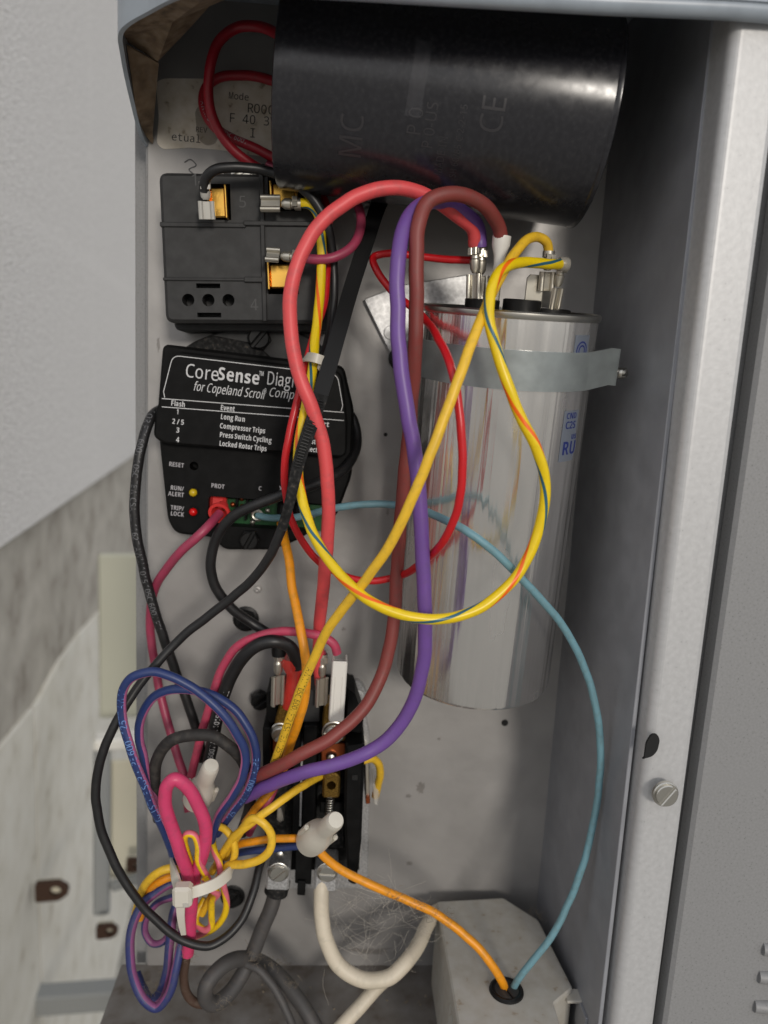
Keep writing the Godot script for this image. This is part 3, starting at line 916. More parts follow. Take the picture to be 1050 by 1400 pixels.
# ---- bright aluminium run capacitor with its strap ----
func run_capacitor() -> void:
	var top := Vector3(40.6, 90.2, 54)
	var bot := Vector3(39.8, -63.6, 36)
	var d := (top - bot).normalized()
	var lng := bot.distance_to(top)
	var R := 33.2
	var t := thing("run_capacitor", bot, "shiny aluminium can capacitor held upright by a metal strap", "capacitor")
	part("can", MB.new().lathe([Vector2(0, 0), Vector2(R - 2.2, 0), Vector2(R - 0.7, 0.5), Vector2(R, 2.0), Vector2(R, lng - 2.6)], bot, d, 128, 0.3), M.can, t)
	part("rolled_rim", MB.new().lathe([Vector2(R, lng - 2.8), Vector2(R + 0.6, lng - 2.6), Vector2(R + 1.1, lng - 1.7), Vector2(R + 1.0, lng - 0.6), Vector2(R + 0.3, lng), Vector2(R - 0.6, lng - 0.1), Vector2(R - 1.2, lng - 1.4)], bot, d, 96), M.steel, t)
	part("cover", MB.new().lathe([Vector2(R - 1.0, lng - 1.5), Vector2(0, lng - 1.5)], bot, d, 64), M.tin, t)
	var z := (Vector3(0, 0, 1) - d * d.z).normalized()
	var x := d.cross(z)
	var b := Basis(x, d, z)
	# black insulator cups and blade posts on the cover
	for q in [[-11.5, 2.0, 6.6, 4.2], [3.5, 3.0, 7.2, 5.0], [15.5, -3.0, 8.6, 2.2]]:
		part("insulator_cup", MB.new().lathe([Vector2(q[2], 0), Vector2(q[2], q[3]), Vector2(q[2] - 1.0, q[3] + 0.3), Vector2(q[2] - 1.6, q[3] - 1.0), Vector2(0, q[3] - 1.0)], bot + d * (lng - 1.5) + x * q[0] + z * q[1], d, 26), M.black, t)
	var bl := MB.new()
	part("blade", blade(Vector3(48.7, 97, 56), 6.8, 12.0, b, 0.15), M.tin, t)
	part("blade", blade(Vector3(55.7, 97.6, 50), 5.8, 11.5, b, 0.5), M.tin, t)
	part("blade", blade(Vector3(35.2, 96.8, 56), 6.4, 11.0, b, 1.3), M.tin, t)
	part("blade", blade(Vector3(28.8, 96, 50), 6.4, 12.0, b, 0.0), M.tin, t)
	# paper labels at the side of the can with blue print, letters running round
	var lab := func(f0: float, f1: float, h0: float, h1: float) -> void:
		var mb := MB.new()
		for i in 8:
			var g0 := lerpf(f0, f1, i / 8.0)
			var g1 := lerpf(f0, f1, (i + 1) / 8.0)
			var n0 := z * cos(g0) + x * sin(g0)
			var n1 := z * cos(g1) + x * sin(g1)
			mb.quad(mb.vert(bot + d * h0 + n0 * (R + 0.1), n0), mb.vert(bot + d * h1 + n0 * (R + 0.1), n0), mb.vert(bot + d * h1 + n1 * (R + 0.1), n1), mb.vert(bot + d * h0 + n1 * (R + 0.1), n1))
		part("label_patch", mb, M.label_blue, t)
	lab.call(0.58, 0.86, lng - 17.5, lng - 7.0)
	lab.call(0.56, 0.84, lng - 53.0, lng - 34.0)
	var ring := func(f0: float, h0: float, turn: float) -> Callable:
		return func(tx: float, ty: float, lift: float) -> Array:
			var u := tx * cos(turn) - ty * sin(turn)
			var w := tx * sin(turn) + ty * cos(turn)
			var f := f0 + u / R
			var nn := z * cos(f) + x * sin(f)
			return [bot + d * (h0 + w) + nn * (R + 0.14 + lift * 0.5), nn]
	for w in [["RU", 0.59, lng - 51.0, 0.0, 5.0], ["us", 0.74, lng - 45.0, 0.0, 2.4], ["C2S", 0.60, lng - 41.0, 0.0, 2.8], ["CND", 0.60, lng - 37.2, 0.0, 2.2]]:
		part("blue_print", MB.new().letters(w[0], w[4], ring.call(w[1], w[2], w[3]), true), M.blue_print, t)
	var em := MB.new()
	for rr in [3.4, 2.1]:
		for i in 20:
			var q0 := TAU * i / 20
			var q1 := TAU * (i + 1) / 20
			var idx := []
			for q in [[q0, rr], [q1, rr], [q1, rr - 0.6], [q0, rr - 0.6]]:
				var r: Array = ring.call(0.72, lng - 12.5, 0.0).call(cos(q[0]) * q[1], sin(q[0]) * q[1], 0.05)
				idx.append(em.vert(r[0], r[1]))
			em.quad(idx[0], idx[1], idx[2], idx[3])
	part("round_emblem", em, M.blue_print, t)
	# strap: from the bracket round the front and out to the side wall
	var s := thing("capacitor_strap", Vector3(30, 60, 0), "dull grey metal strap wrapped round the front of the shiny can capacitor", "strap")
	var h := 0.0
	var c := bot + d * (lng - 20.0)
	var line := PackedVector3Array()
	line.append(Vector3(c.x - R - 5, c.y, 6))
	for i in 27:
		var f := -PI * 0.56 + PI * 0.86 * i / 26.0
		line.append(c + (z * cos(f) + x * sin(f)) * (R + 0.55))
	var last := line[line.size() - 1]
	line.append(Vector3(78, c.y - 0.1, 64.5))
	line.append(Vector3(81.8, c.y - 0.2, 62.0))
	var up := d
	var mb := MB.new()
	var hw := 6.9
	for i in line.size() - 1:
		var t0 := (line[mini(i + 1, line.size() - 1)] - line[maxi(i - 1, 0)]).normalized()
		var t1 := (line[mini(i + 2, line.size() - 1)] - line[i]).normalized()
		var n0 := up.cross(t0).normalized() * -1.0
		var n1 := up.cross(t1).normalized() * -1.0
		if n0.dot(line[i] - c) < 0.0: n0 = -n0
		if n1.dot(line[i + 1] - c) < 0.0: n1 = -n1
		var p0 := line[i]
		var p1 := line[i + 1]
		var cut := 0.0
		for side in [0.4, -0.4]:
			var s0 := n0 * signf(side)
			var s1 := n1 * signf(side)
			mb.quad(mb.vert(p0 + up * hw + n0 * side, s0), mb.vert(p0 - up * hw + n0 * side, s0), mb.vert(p1 - up * hw + n1 * side, s1), mb.vert(p1 + up * hw + n1 * side, s1))
		for e in [1.0, -1.0]:
			mb.quad(mb.vert(p0 + up * hw * e + n0 * 0.4, up * e), mb.vert(p0 + up * hw * e - n0 * 0.4, up * e), mb.vert(p1 + up * hw * e - n1 * 0.4, up * e), mb.vert(p1 + up * hw * e + n1 * 0.4, up * e))
	var zl := line[line.size() - 1]
	mb.flat([zl + up * hw + Vector3(0, 0, 0.4), zl - up * hw + Vector3(0, 0, 0.4), zl - up * hw - Vector3(0, 0, 0.4), zl + up * hw - Vector3(0, 0, 0.4)], zl - Vector3(9, 0, 0))
	part("band", mb, M.strap, s)
	part("screw", screw_mesh(zl + Vector3(2.0, -2.0, -3.0), Basis(Vector3(0, 1, 0), 0.9), 2.2, 3.0, 0.4), M.steel, s)

func blade(c: Vector3, wide: float, tall: float, b: Basis, turn: float) -> MB:
	var q := b * Basis(Vector3(0, 1, 0), turn)
	var mb := MB.new()
	var w := wide * 0.5
	var h := tall * 0.5
	mb.prism(PackedVector2Array([Vector2(-w, -h), Vector2(w, -h), Vector2(w, h - 1.4), Vector2(w - 1.2, h), Vector2(-w + 1.2, h), Vector2(-w, h - 1.4)]), c, -0.4, 0.4, q, 0.12, true)
	mb.lathe([Vector2(0.9, 0.4), Vector2(0.7, 0.25), Vector2(0, 0.2)], c + q.y * 0.8 + q.z * 0.03, q.z, 12)
	return mb

# ---- potential relay ----
func relay() -> void:
	var z := 32.0
	var q := rotz(0.052)
	var c := Vector3(-64.3, 109.1, 32)
	var t := thing("start_relay", Vector3(c.x, c.y, 0), "square dark grey relay with crossing ribs, three brass terminals and three round holes", "relay")
	var hw := 62.87 * 0.5
	var hh := 57.05 * 0.5
	var out := rounded(PackedVector2Array([Vector2(-hw, -hh), Vector2(hw, -hh), Vector2(hw, hh), Vector2(-hw, hh)]), 3.4)
	var o := Vector3(c.x, c.y, 0)
	var px := 0.3067
	var at := func(x: float, y: float) -> Vector2:   # from the relay's middle, in its own axes
		return Vector2(x, y) * px
	var cuts := []
	for x in [-72, -46, -20]: cuts.append(MB.new().prism(circle(at.call(x, -64), 8.0 * px, 24), o, 22, 40, q, 0.0, true))
	for y in [-46, -83]: cuts.append(MB.new().prism(poly2([-61 * px, (y - 3) * px, -30 * px, (y - 3) * px, -30 * px, (y + 3) * px, -61 * px, (y + 3) * px]), o, 24, 40, q, 0.0, true))
	for r in [[-30, 58, 17, 22], [57, 70, 22, 22], [52, -30, 20, 26]]:
		cuts.append(MB.new().prism(poly2([(r[0] - r[2]) * px, (r[1] - r[3]) * px, (r[0] + r[2]) * px, (r[1] - r[3]) * px, (r[0] + r[2]) * px, (r[1] + r[3]) * px, (r[0] - r[2]) * px, (r[1] + r[3]) * px]), o, 20, 40, q, 0.0, true))
	carved("body", MB.new().prism(out, o, 0.0, z, q, 1.3, true), cuts, M.relay, t)
	var rib := func(x0: float, y0: float, x1: float, y1: float, w: float, h: float) -> void:
		var m := at.call((x0 + x1) * 0.5, (y0 + y1) * 0.5) as Vector2
		part("rib", MB.new().box(o + q * Vector3(m.x, m.y, z - 0.1), Vector3(absf(x1 - x0) * px + w * px, absf(y1 - y0) * px + w * px, h * 2.0), q, 0.3), M.relay, t)
	rib.call(-101.0, 30.0, 3.0, 29.0, 5.0, 0.9)
	rib.call(6.0, 32.0, 101.0, 32.0, 6.0, 1.4)
	rib.call(27.0, 92.0, 27.0, 36.0, 6.0, 1.2)
	rib.call(27.0, 28.0, 27.0, -88.0, 6.0, 1.2)
	rib.call(-101.0, -38.0, 3.0, -38.0, 4.0, 0.8)
	rib.call(5.0, -38.0, 23.0, -38.0, 7.0, 1.3)
	part("base_flange", MB.new().prism(rounded(PackedVector2Array([Vector2(-hw + 1, -hh - 2.5), Vector2(hw + 2.5, -hh - 2.5), Vector2(hw + 2.5, hh), Vector2(-hw + 1, hh)]), 3.0), o, 0.0, 20.0, q, 0.6), M.relay, t)
	part("mounting_ear", MB.new().box(o + q * Vector3(0, hh + 3.5, 14), Vector3(17, 9, 3), q, 0.5), M.relay, t)
	part("screw", screw_mesh(o + q * Vector3(-0.4, hh + 4.0, 15.5), q, 4.2, 3.4, 0.4, 5.2), M.steel, t)
	for w in [["5", -3.0, 50.0], ["4", 8.0, -78.0], ["2", 80.0, 82.0], ["1", -62.0, 76.0]]:
		part("moulded_number", MB.new().letters(w[0], 4.2, flat_map(o + q * Vector3(w[1] * px, w[2] * px, z), q), false, false, 0.0, 0.12), M.relay_mark, t)
	# brass terminal blocks: a folded tab standing in its well
	var folded := func(x: float, y: float, w: float, h: float, turn: float) -> void:
		var m := at.call(x, y) as Vector2
		var b := q * rotz(turn)
		var e := o + q * Vector3(m.x, m.y, 0)
		var mb := MB.new()
		mb.box(e + Vector3(0, 0, 28), Vector3(w, h, 12), b, 0.5)
		mb.box(e + Vector3(0, 0, 34.4) + b.x * (w * 0.5 + 0.5), Vector3(0.8, h + 1.5, 4), b, 0.2)
		mb.box(e + Vector3(0, 0, 34.4) - b.x * (w * 0.5 + 0.5), Vector3(0.8, h + 1.5, 4), b, 0.2)
		part("brass_terminal", mb, M.brass, t)
	folded.call(-28.0, 56.0, 5.6, 11.0, 0.02)
	folded.call(56.0, 66.0, 9.0, 8.5, 0.02)
	folded.call(52.0, -34.0, 10.0, 9.0, 0.02)
	part("brass_flag", MB.new().box(o + q * Vector3(58 * px, 87 * px, 37), Vector3(7.0, 4.0, 0.8), q, 0.2), M.gold_flag, t)

# ---- diagnostics module ----
func module() -> void:
	var a := -0.072
	var q := rotz(a)
	var t := thing("diagnostics_module", Vector3(-60.9, -12.9, 0), "black compressor diagnostics module with white lettering, two lamps and wired terminals", "control module")
	var body := rounded(poly2([-100.1, 43.5, -98, 71, -21.9, 66, -16.7, 47.6, -16.3, 19, -22.3, 0.6, -39.6, -11.3, -50, -15.7, -71.4, -16.5, -75.7, -11.1, -92.1, -10.1, -95.6, -4.4, -99.1, 28]), 3.0)
	var cut := [MB.new().prism(rounded(poly2([-78.1, 7.3, -25.1, 5.7, -24.6, -6.8, -78.3, -5.6]), 1.5), Vector3.ZERO, 9, 30, Basis.IDENTITY, 0.0, true),
		MB.new().prism(circle(Vector2(-84.5, 20.1), 1.9, 20), Vector3.ZERO, 12, 30, Basis.IDENTITY, 0.0, true)]
	carved("housing", MB.new().prism(body, Vector3.ZERO, 0.0, 20.0, Basis.IDENTITY, 1.2, true), cut, M.module, t)
	part("top_flap", MB.new().prism(rounded(poly2([-96.3, 65.2, -87.1, 72.5, -75.4, 78, -60, 80.7, -42.8, 79.8, -31.7, 74.9, -27.5, 65.8]), 4.0), Vector3.ZERO, 0.0, 14.0, Basis.IDENTITY, 1.0), M.relay, t)
	part("dusty_ledge", MB.new().prism(rounded(poly2([-89.9, 68, -86.9, 72.4, -78.3, 75.9, -59.7, 73.3, -52.7, 67.5, -52.7, 65.7]), 2.0), Vector3.ZERO, 13.0, 15.2, Basis.IDENTITY, 0.6), M.black_dusty, t)
	part("screw", screw_mesh(Vector3(-58.3, 75.6, 14), rotz(0.4), 5.2, 4.5, 0.5, 0.0, true), M.black, t)
	part("screw", screw_mesh(Vector3(-59.8, -11.1, 20), rotz(0.2), 4.6, 4.5, 0.9, 0.0, true), M.black, t)
	# label cover
	var z := 27.0
	part("cover", MB.new().prism(rounded(poly2([-92.4, 68.3, -22.8, 63.7, -19.4, 43.2, -19, 27.3, -95.2, 29.7, -100.3, 32.2, -99.4, 42]), 4.0, 6), Vector3.ZERO, 19.0, z, Basis.IDENTITY, 0.9), M.module, t)
	# white border lines
	var line := func(l: Array, w: float) -> void:
		var mb := MB.new()
		mb.band(pts(l), w, w, 0.1)
		part("printed_line", mb, M.white_print, t)
	var frame := rounded(poly2([-96.7, 48.5, -92.3, 66.3, -24.5, 62.1, -21.1, 46.5]), 3.0)
	var fl := []
	for p in frame: fl.append_array([p.x, p.y, 27.05])
	fl = fl.slice(15, fl.size() - 15)
	line.call([frame[2].x, frame[2].y, 27.05] + fl + [frame[21].x, frame[21].y, 27.05], 0.32)
	line.call([-96.7, 48.5, 27.1, -21.1, 46.5, 27.1], 0.32)
	line.call([-96.7, 45.1, 27.1, -21, 43.1, 27.1], 0.32)
	var unit := 0.3115
	var word := func(s: String, o: Vector3, h: float, wide: float, bold := false, m: Material = null, al := 0.0) -> void:
		part("lettering", MB.new().letters(s, h, flat_map(o, q), bold, false, al, 0.06, wide * unit), m if m else M.white_print, t)
	word.call("Core", Vector3(-87.5, 57.3, 27), 5.3, 44.0)
	word.call("Sense", Vector3(-74.1, 56.8, 27), 5.3, 55.0, true)
	word.call("TM", Vector3(-57, 59.8, 27), 1.9, 6.0, true)
	word.call("Diagnostics", Vector3(-54.1, 56, 27), 5.2, 84.0)
	var ital := q * Basis(Vector3(1, 0, 0), Vector3(0.17, 1, 0), Vector3(0, 0, 1))
	for w in [["for Copeland Scroll", Vector3(-84.2, 52.1, 27), 3.6, 94.0], ["®", Vector3(-55.6, 52, 27), 2.6, 4.5], ["Compressors", Vector3(-53.1, 51.3, 27), 3.6, 76.0]]:
		part("lettering", MB.new().letters(w[0], w[2], flat_map(w[1], ital), false, false, 0.0, 0.06, w[3] * unit), M.white_print, t)
	for w in [["Flash", Vector3(-93.1, 45.6, 27), 18.5], ["1", Vector3(-90.7, 42.1, 27), 2.2], ["2 / 5", Vector3(-92.5, 38.1, 27), 15.5], ["3", Vector3(-90.8, 34.5, 27), 4.0], ["4", Vector3(-90.9, 30.5, 27), 4.5],
			["Event", Vector3(-72.7, 44.8, 27), 19.0], ["Long Run", Vector3(-72.6, 41, 27), 32.5], ["Compressor Trips", Vector3(-72.9, 37.2, 27), 61.0], ["Press Switch Cycling", Vector3(-72.9, 33.5, 27), 70.0], ["Locked Rotor Trips", Vector3(-73, 29.8, 27), 64.0],
			["Alert", Vector3(-34.1, 40.3, 27), 22.0], ["System", Vector3(-36.7, 36.3, 27), 25.0], ["System", Vector3(-36.9, 32.6, 27), 25.0], ["Electrical", Vector3(-36.8, 29.2, 27), 31.0]]:
		word.call(w[0], w[1], 2.15, w[2], true)
	var small := func(s: String, o: Vector3, wide: float, al := 1.0) -> void: word.call(s, o, 1.9, wide, true, M.pale_print, al)
	small.call("RESET", Vector3(-88.9, 19, 20), 20.5)
	small.call("RUN/", Vector3(-88.8, 8.8, 20), 18.5)
	small.call("ALERT", Vector3(-88.8, 6.1, 20), 21.5)
	small.call("TRIP/", Vector3(-88.7, 0.1, 20), 18.5)
	small.call("LOCK", Vector3(-88.7, -2.5, 20), 18.5)
	small.call("PROT", Vector3(-77.2, 10.9, 20), 18.5, 0.0)
	small.call("C", Vector3(-56.8, 10.5, 20), 4.2, 0.0)
	small.call("Y", Vector3(-47.9, 10.9, 20), 5.0, 0.0)
	small.call("L", Vector3(-39.3, 9, 20), 4.0, 0.0)
	# lamps in their sockets
	for w in [[Vector3(-84.7, 8.5, 20), M.yellow_led, "yellow lamp"], [Vector3(-84.6, -0, 20), M.red_led, "red lamp"]]:
		part("lamp_socket", MB.new().lathe([Vector2(2.6, 0), Vector2(2.5, 0.5), Vector2(2.0, 0.5), Vector2(1.8, 0.05)], w[0], Vector3(0, 0, 1), 24), M.module, t)
		var l := part("indicator_lamp", MB.new().lathe([Vector2(1.75, 0), Vector2(1.7, 0.7), Vector2(1.3, 1.4), Vector2(0.6, 1.8), Vector2(0, 1.9)], w[0], Vector3(0, 0, 1), 22), w[1], t)
		l.set_meta("label", w[2])
	# circuit board and its terminals inside the opening
	part("circuit_board", MB.new().prism(poly2([-79.1, 5.4, -25.7, 3.7, -25.2, -8.1, -78.9, -6.8]), Vector3.ZERO, 9.5, 11.5, Basis.IDENTITY, 0.0), M.pcb, t)
	for w in [Vector3(-64.9, 5.4, 12), Vector3(-64.5, 1.7, 12), Vector3(-57.7, 2, 12), Vector3(-53.1, 0.5, 12), Vector3(-68.7, 2.5, 12), Vector3(-59.8, -5.1, 12), Vector3(-51, -2.7, 12), Vector3(-32.8, -1, 12)]:
		part("solder_pad", MB.new().lathe([Vector2(1.3, 0), Vector2(1.1, 0.5), Vector2(0.5, 0.9), Vector2(0, 1.0)], w + Vector3(0, 0, -0.5), Vector3(0, 0, 1), 14), M.copper if w.x < -60 else M.tin, t)
	for w in [Vector3(-74.6, 3.9, 14), Vector3(-45.2, 2.2, 14), Vector3(-38, 1.8, 14)]:
		part("terminal_boot", MB.new().box(w, Vector3(7.0, 7.0, 7), q, 1.4), M.red_plastic if w.x < -66 else M.module, t)
	part("board_divider", MB.new().box(Vector3(-66.5, 2.3, 14), Vector3(0.8, 11, 5), q, 0.2), M.module, t)
	part("board_divider", MB.new().box(Vector3(-62, 1.8, 14), Vector3(0.8, 11, 5), q, 0.2), M.module, t)

# ---- contactor ----
func contactor() -> void:
	var t := thing("contactor", Vector3(-25.4, -193.9, 0), "black two pole contactor with screw lugs, brass straps and wires on both ends", "contactor")
	var P := func(l: Array, z0: float, z1: float, m: Material, called: String, bev := 0.4, rad := 0.6) -> void:
		part(called, MB.new().prism(rounded(poly2(l), rad, 3), Vector3.ZERO, z0, z1, Basis.IDENTITY, bev), m, t)
	P.call([-49.4, -85.9, -32.8, -84, -15.3, -84.2, -7.6, -81.4, -3.4, -89.1, -4, -98.5, -1.2, -111.7, 1.6, -192.8, -46.5, -193.2], 0.0, 4.0, M.zinc, "base_plate", 0.4, 3.0)
	P.call([-50.6, -86.2, -46.1, -80.4, -10.9, -79.5, -7.1, -90.4, -5.4, -104.8, -4.4, -170.2, -47.7, -170.6], 3.0, 22.0, M.black_dusty, "base")
	# side blocks at the line end and ribs
	P.call([-49.5, -75.1, -44.8, -72.3, -44.4, -87.4, -47.2, -89.2, -49.1, -87.5], 20.0, 38.0, M.module, "end_block")
	P.call([-34.1, -74.2, -26.5, -74, -26, -88.2, -30.1, -90.4, -33.7, -88.4], 20.0, 36.0, M.relay, "end_block")
	P.call([-14.9, -71.5, -10.9, -74.7, -6.8, -86.5, -8.1, -92.7, -14, -91.8], 20.0, 38.0, M.module, "end_block")
	P.call([-50.3, -89, -47.2, -89, -46.6, -111.7, -49.7, -111.8], 20.0, 42.0, M.module, "side_rib")
	P.call([-36.8, -86.8, -34, -86.7, -33, -144.5, -35.9, -144.5], 20.0, 44.0, M.module, "middle_rib")
	P.call([-32.9, -88.6, -26.8, -88.4, -26.1, -143.4, -31.9, -143.5], 20.0, 40.0, M.module, "middle_rib")
	P.call([-33.6, -97.1, -32.7, -97.1, -32.3, -135.1, -33.2, -135.1], 20.0, 42.0, M.zinc, "divider_sheet", 0.1, 0.2)
	P.call([-14.6, -94.8, -6.2, -93.3, -5.6, -138.6, -6.9, -160.7, -10.5, -159.3, -13.8, -128.3], 4.0, 47.0, M.module, "side_wall", 1.2, 1.2)
	P.call([-11.2, -107.3, -8.7, -107.2, -8.6, -109.6, -11.1, -109.7], 46.0, 47.4, M.dark, "slot", 0.0)
	P.call([-34.4, -147.1, -26.9, -148.1, -26.9, -165.1, -34.2, -164.5], 8.0, 40.0, M.module, "end_leg")
	P.call([-32.9, -161.9, -29.3, -162.3, -29.4, -169.2, -33, -168.9], 12.0, 42.0, M.module, "end_leg")
	P.call([-49.7, -118.4, -36.6, -118.1, -36.7, -153.8, -48.7, -155.7], 20.0, 30.0, M.black_dusty, "contact_carrier")
	P.call([-25.9, -103, -14, -102.7, -12.5, -153.5, -26, -153.6], 20.0, 30.0, M.black_dusty, "contact_carrier")
	P.call([-24.5, -126.1, -13.8, -126, -13.6, -130.9, -24.3, -131.1], 28.0, 38.0, M.module, "spring_seat", 0.6)
	P.call([-43.1, -128.1, -41.5, -128, -40, -133.7, -41.6, -135.1, -43.2, -133.7], 30.0, 40.0, M.clear_grey, "arc_shield", 0.6)
	# brass straps and line terminals
	P.call([-43.5, -78.7, -35.7, -79.9, -35.7, -88.6, -38.3, -94.8, -45, -94.3, -45.8, -88.9], 30.0, 40.0, M.brass_dull, "brass_strap", 0.6, 1.5)
	P.call([-24.1, -78.2, -17.7, -78.8, -14.8, -88.1, -14.5, -95.6, -23.4, -95.8, -25, -87.7], 30.0, 40.0, M.brass_dull, "brass_strap", 0.6, 1.5)
	P.call([-25, -99.6, -14.2, -99.3, -13.7, -111.2, -24.5, -111.5], 28.0, 34.0, M.copper, "contact_bar", 0.4)
	P.call([-46.6, -97.9, -37.6, -98.4, -37.9, -108.2, -46.4, -108.4], 28.0, 34.0, M.copper, "contact_bar", 0.4)
	part("terminal_screw", screw_mesh(Vector3(-42.9, -91.8, 40), rotz(0.3), 3.9, 3.6, 0.5, 4.4), M.steel, t)
	part("terminal_screw", screw_mesh(Vector3(-19.7, -91.3, 40), rotz(0.1), 4.6, 3.8, -0.3, 5.2), M.steel, t)
	part("contact_screw", MB.new().lathe([Vector2(2.4, 0), Vector2(2.4, 1.2), Vector2(1.6, 2.4), Vector2(0, 2.9)], Vector3(-20.2, -105.4, 34), Vector3(0, 0, 1), 22), M.steel, t)
	part("contact_screw", MB.new().lathe([Vector2(2.0, 0), Vector2(2.0, 1.2), Vector2(1.4, 2.2), Vector2(0, 2.6)], Vector3(-40.4, -102, 34), Vector3(0, 0, 1), 22), M.steel, t)
	# brass box lug with its opening, on a coil spring
	carved("brass_lug", MB.new().prism(rounded(poly2([-23.7, -109.1, -21.6, -107.7, -17.8, -107.6, -16.1, -109.6, -16, -119.2, -23.6, -119.3]), 1.6), Vector3.ZERO, 30, 46, Basis.IDENTITY, 0.8, true), [MB.new().prism(circle(Vector2(-19.8, -113.1), 2.0, 20), Vector3.ZERO, 36, 60, Basis.IDENTITY, 0.0, true)], M.brass_dull, t)
	var coil := PackedVector3Array()
	var c0 := Vector3(-19.9, -122.4, 40)
	var c1 := Vector3(-20.1, -130.5, 40)
	for i in 90:
		var f := TAU * i / 13.0
		coil.append(c0.lerp(c1, i / 89.0) + Vector3(cos(f) * 1.8, 0, sin(f) * 1.8))
	part("coil_spring", MB.new().tube(coil, 0.35, -1.0, 6), M.steel, t)
	# load lugs: aluminium blocks with slotted screws
	for w in [[Vector3(-41.7, -159.7, 36), 0.75, Vector3(-41.5, -155.6, 44)], [Vector3(-20.3, -160.2, 36), -0.05, Vector3(-20, -155.4, 44)]]:
		var bl := MB.new().box(w[0], Vector3(10.4, 11.4, 16), rotz(-0.03), 0.9)
		var o := part("aluminium_lug", bl, M.zinc, t)
		part("lug_screw", screw_mesh(w[2] + Vector3(0, -0.4, 0.0), rotz(0.0), 4.2, 1.9, w[1], 4.7), M.steel, o)
	part("bright_rivet", MB.new().lathe([Vector2(1.9, 0), Vector2(1.7, 0.8), Vector2(0.8, 1.3), Vector2(0, 1.4)], Vector3(-41.3, -151.4, 38), Vector3(0, 0, 1), 16), M.steel, t)
	part("clip_screw", screw_mesh(Vector3(-54.8, -92.3, 4), rotz(0.2), 4.8, 5.0, 0.4, 0.0, true), M.black, t)
	part("plate_boss", MB.new().lathe([Vector2(3.6, 0), Vector2(3.2, 0.5), Vector2(2.4, 0.7), Vector2(0, 0.7)], Vector3(-8.3, -90, 4), Vector3(0, 0, 1), 24), M.zinc, t)
	# coil terminals at the side, with a yellow wire
	P.call([-4.4, -112.8, -2.7, -112.8, -1.4, -131.8, -3.1, -132.6], 4.0, 24.0, M.tin, "coil_terminal", 0.3)
	P.call([-3.6, -130.3, -1.3, -129.9, -1.1, -133.2, -3.1, -133.6], 10.0, 26.0, M.copper, "coil_terminal", 0.3)
	P.call([-0.4, -124.4, 1.6, -123.6, 2.9, -129.2, 2.5, -135.5, 0.8, -134.7], 10.0, 24.0, M.clear, "coil_terminal", 0.4)

# ---- pale metal box on the tray ----
func transformer_box() -> void:
	var yt: float = -193.6
	var t := thing("metal_junction_box", Vector3(58, -240, 50), "pale dusty metal box on the compartment floor with a black grommet in its top", "box")
	var ring := poly2([35.7, -12, 70.1, -8.9, 83.9, -24.9, 87.9, -67.3, 77.1, -76, 75.8, -112.9, 34.5, -112.4])
	var up := Basis(Vector3(1, 0, 0), Vector3(0, 0, -1), Vector3(0, 1, 0))
	var slot := MB.new().prism(rounded(PackedVector2Array([Vector2(-7, -14), Vector2(4, -14), Vector2(4, 14), Vector2(-7, 14)]), 5.0), Vector3(34, yt - 21, 72), -3, 3, Basis(Vector3(0, 0, 1), Vector3(0, 1, 0), Vector3(-1, 0, 0)), 0.0, true)
	var gr := Vector3(58.3, -193.6, 69.3)
	carved("shell", MB.new().prism(rounded(ring, 1.2), Vector3(0, -240, 0), 1.0, yt + 240.0, up, 0.7, true), [MB.new().prism(circle(Vector2(gr.x, -gr.z), 5.6), Vector3(0, yt, 0), -4, 6, up, 0.0, true), slot], M.box, t)
	part("grommet", MB.new().lathe([Vector2(7.4, 0.1), Vector2(7.2, 0.9), Vector2(6.4, 1.4), Vector2(5.2, 1.0), Vector2(4.4, 0.2)], gr, Vector3(0, 1, 0), 36), M.black, t)
	for s in [-1.0, 1.0]:
		part("grommet_half", MB.new().prism(half_disc(5.4, 0.35, s), gr, -1.0, 1.1, Basis(Vector3(0.35, 0, 0.94), Vector3(0.94, 0, -0.35), Vector3(0, 1, 0)), 0.4), M.w_black_dusty, t)
	part("side_tab", MB.new().box(Vector3(88.7, -196.6, 68.8), Vector3(9, 1.4, 7), Basis.IDENTITY, 0.3), M.box, t)
	part("side_bracket", MB.new().box(Vector3(91.6, -199.6, 74.5) + Vector3(-1.5, -3, 0), Vector3(1.2, 12, 12), Basis.IDENTITY, 0.2), M.side, t)

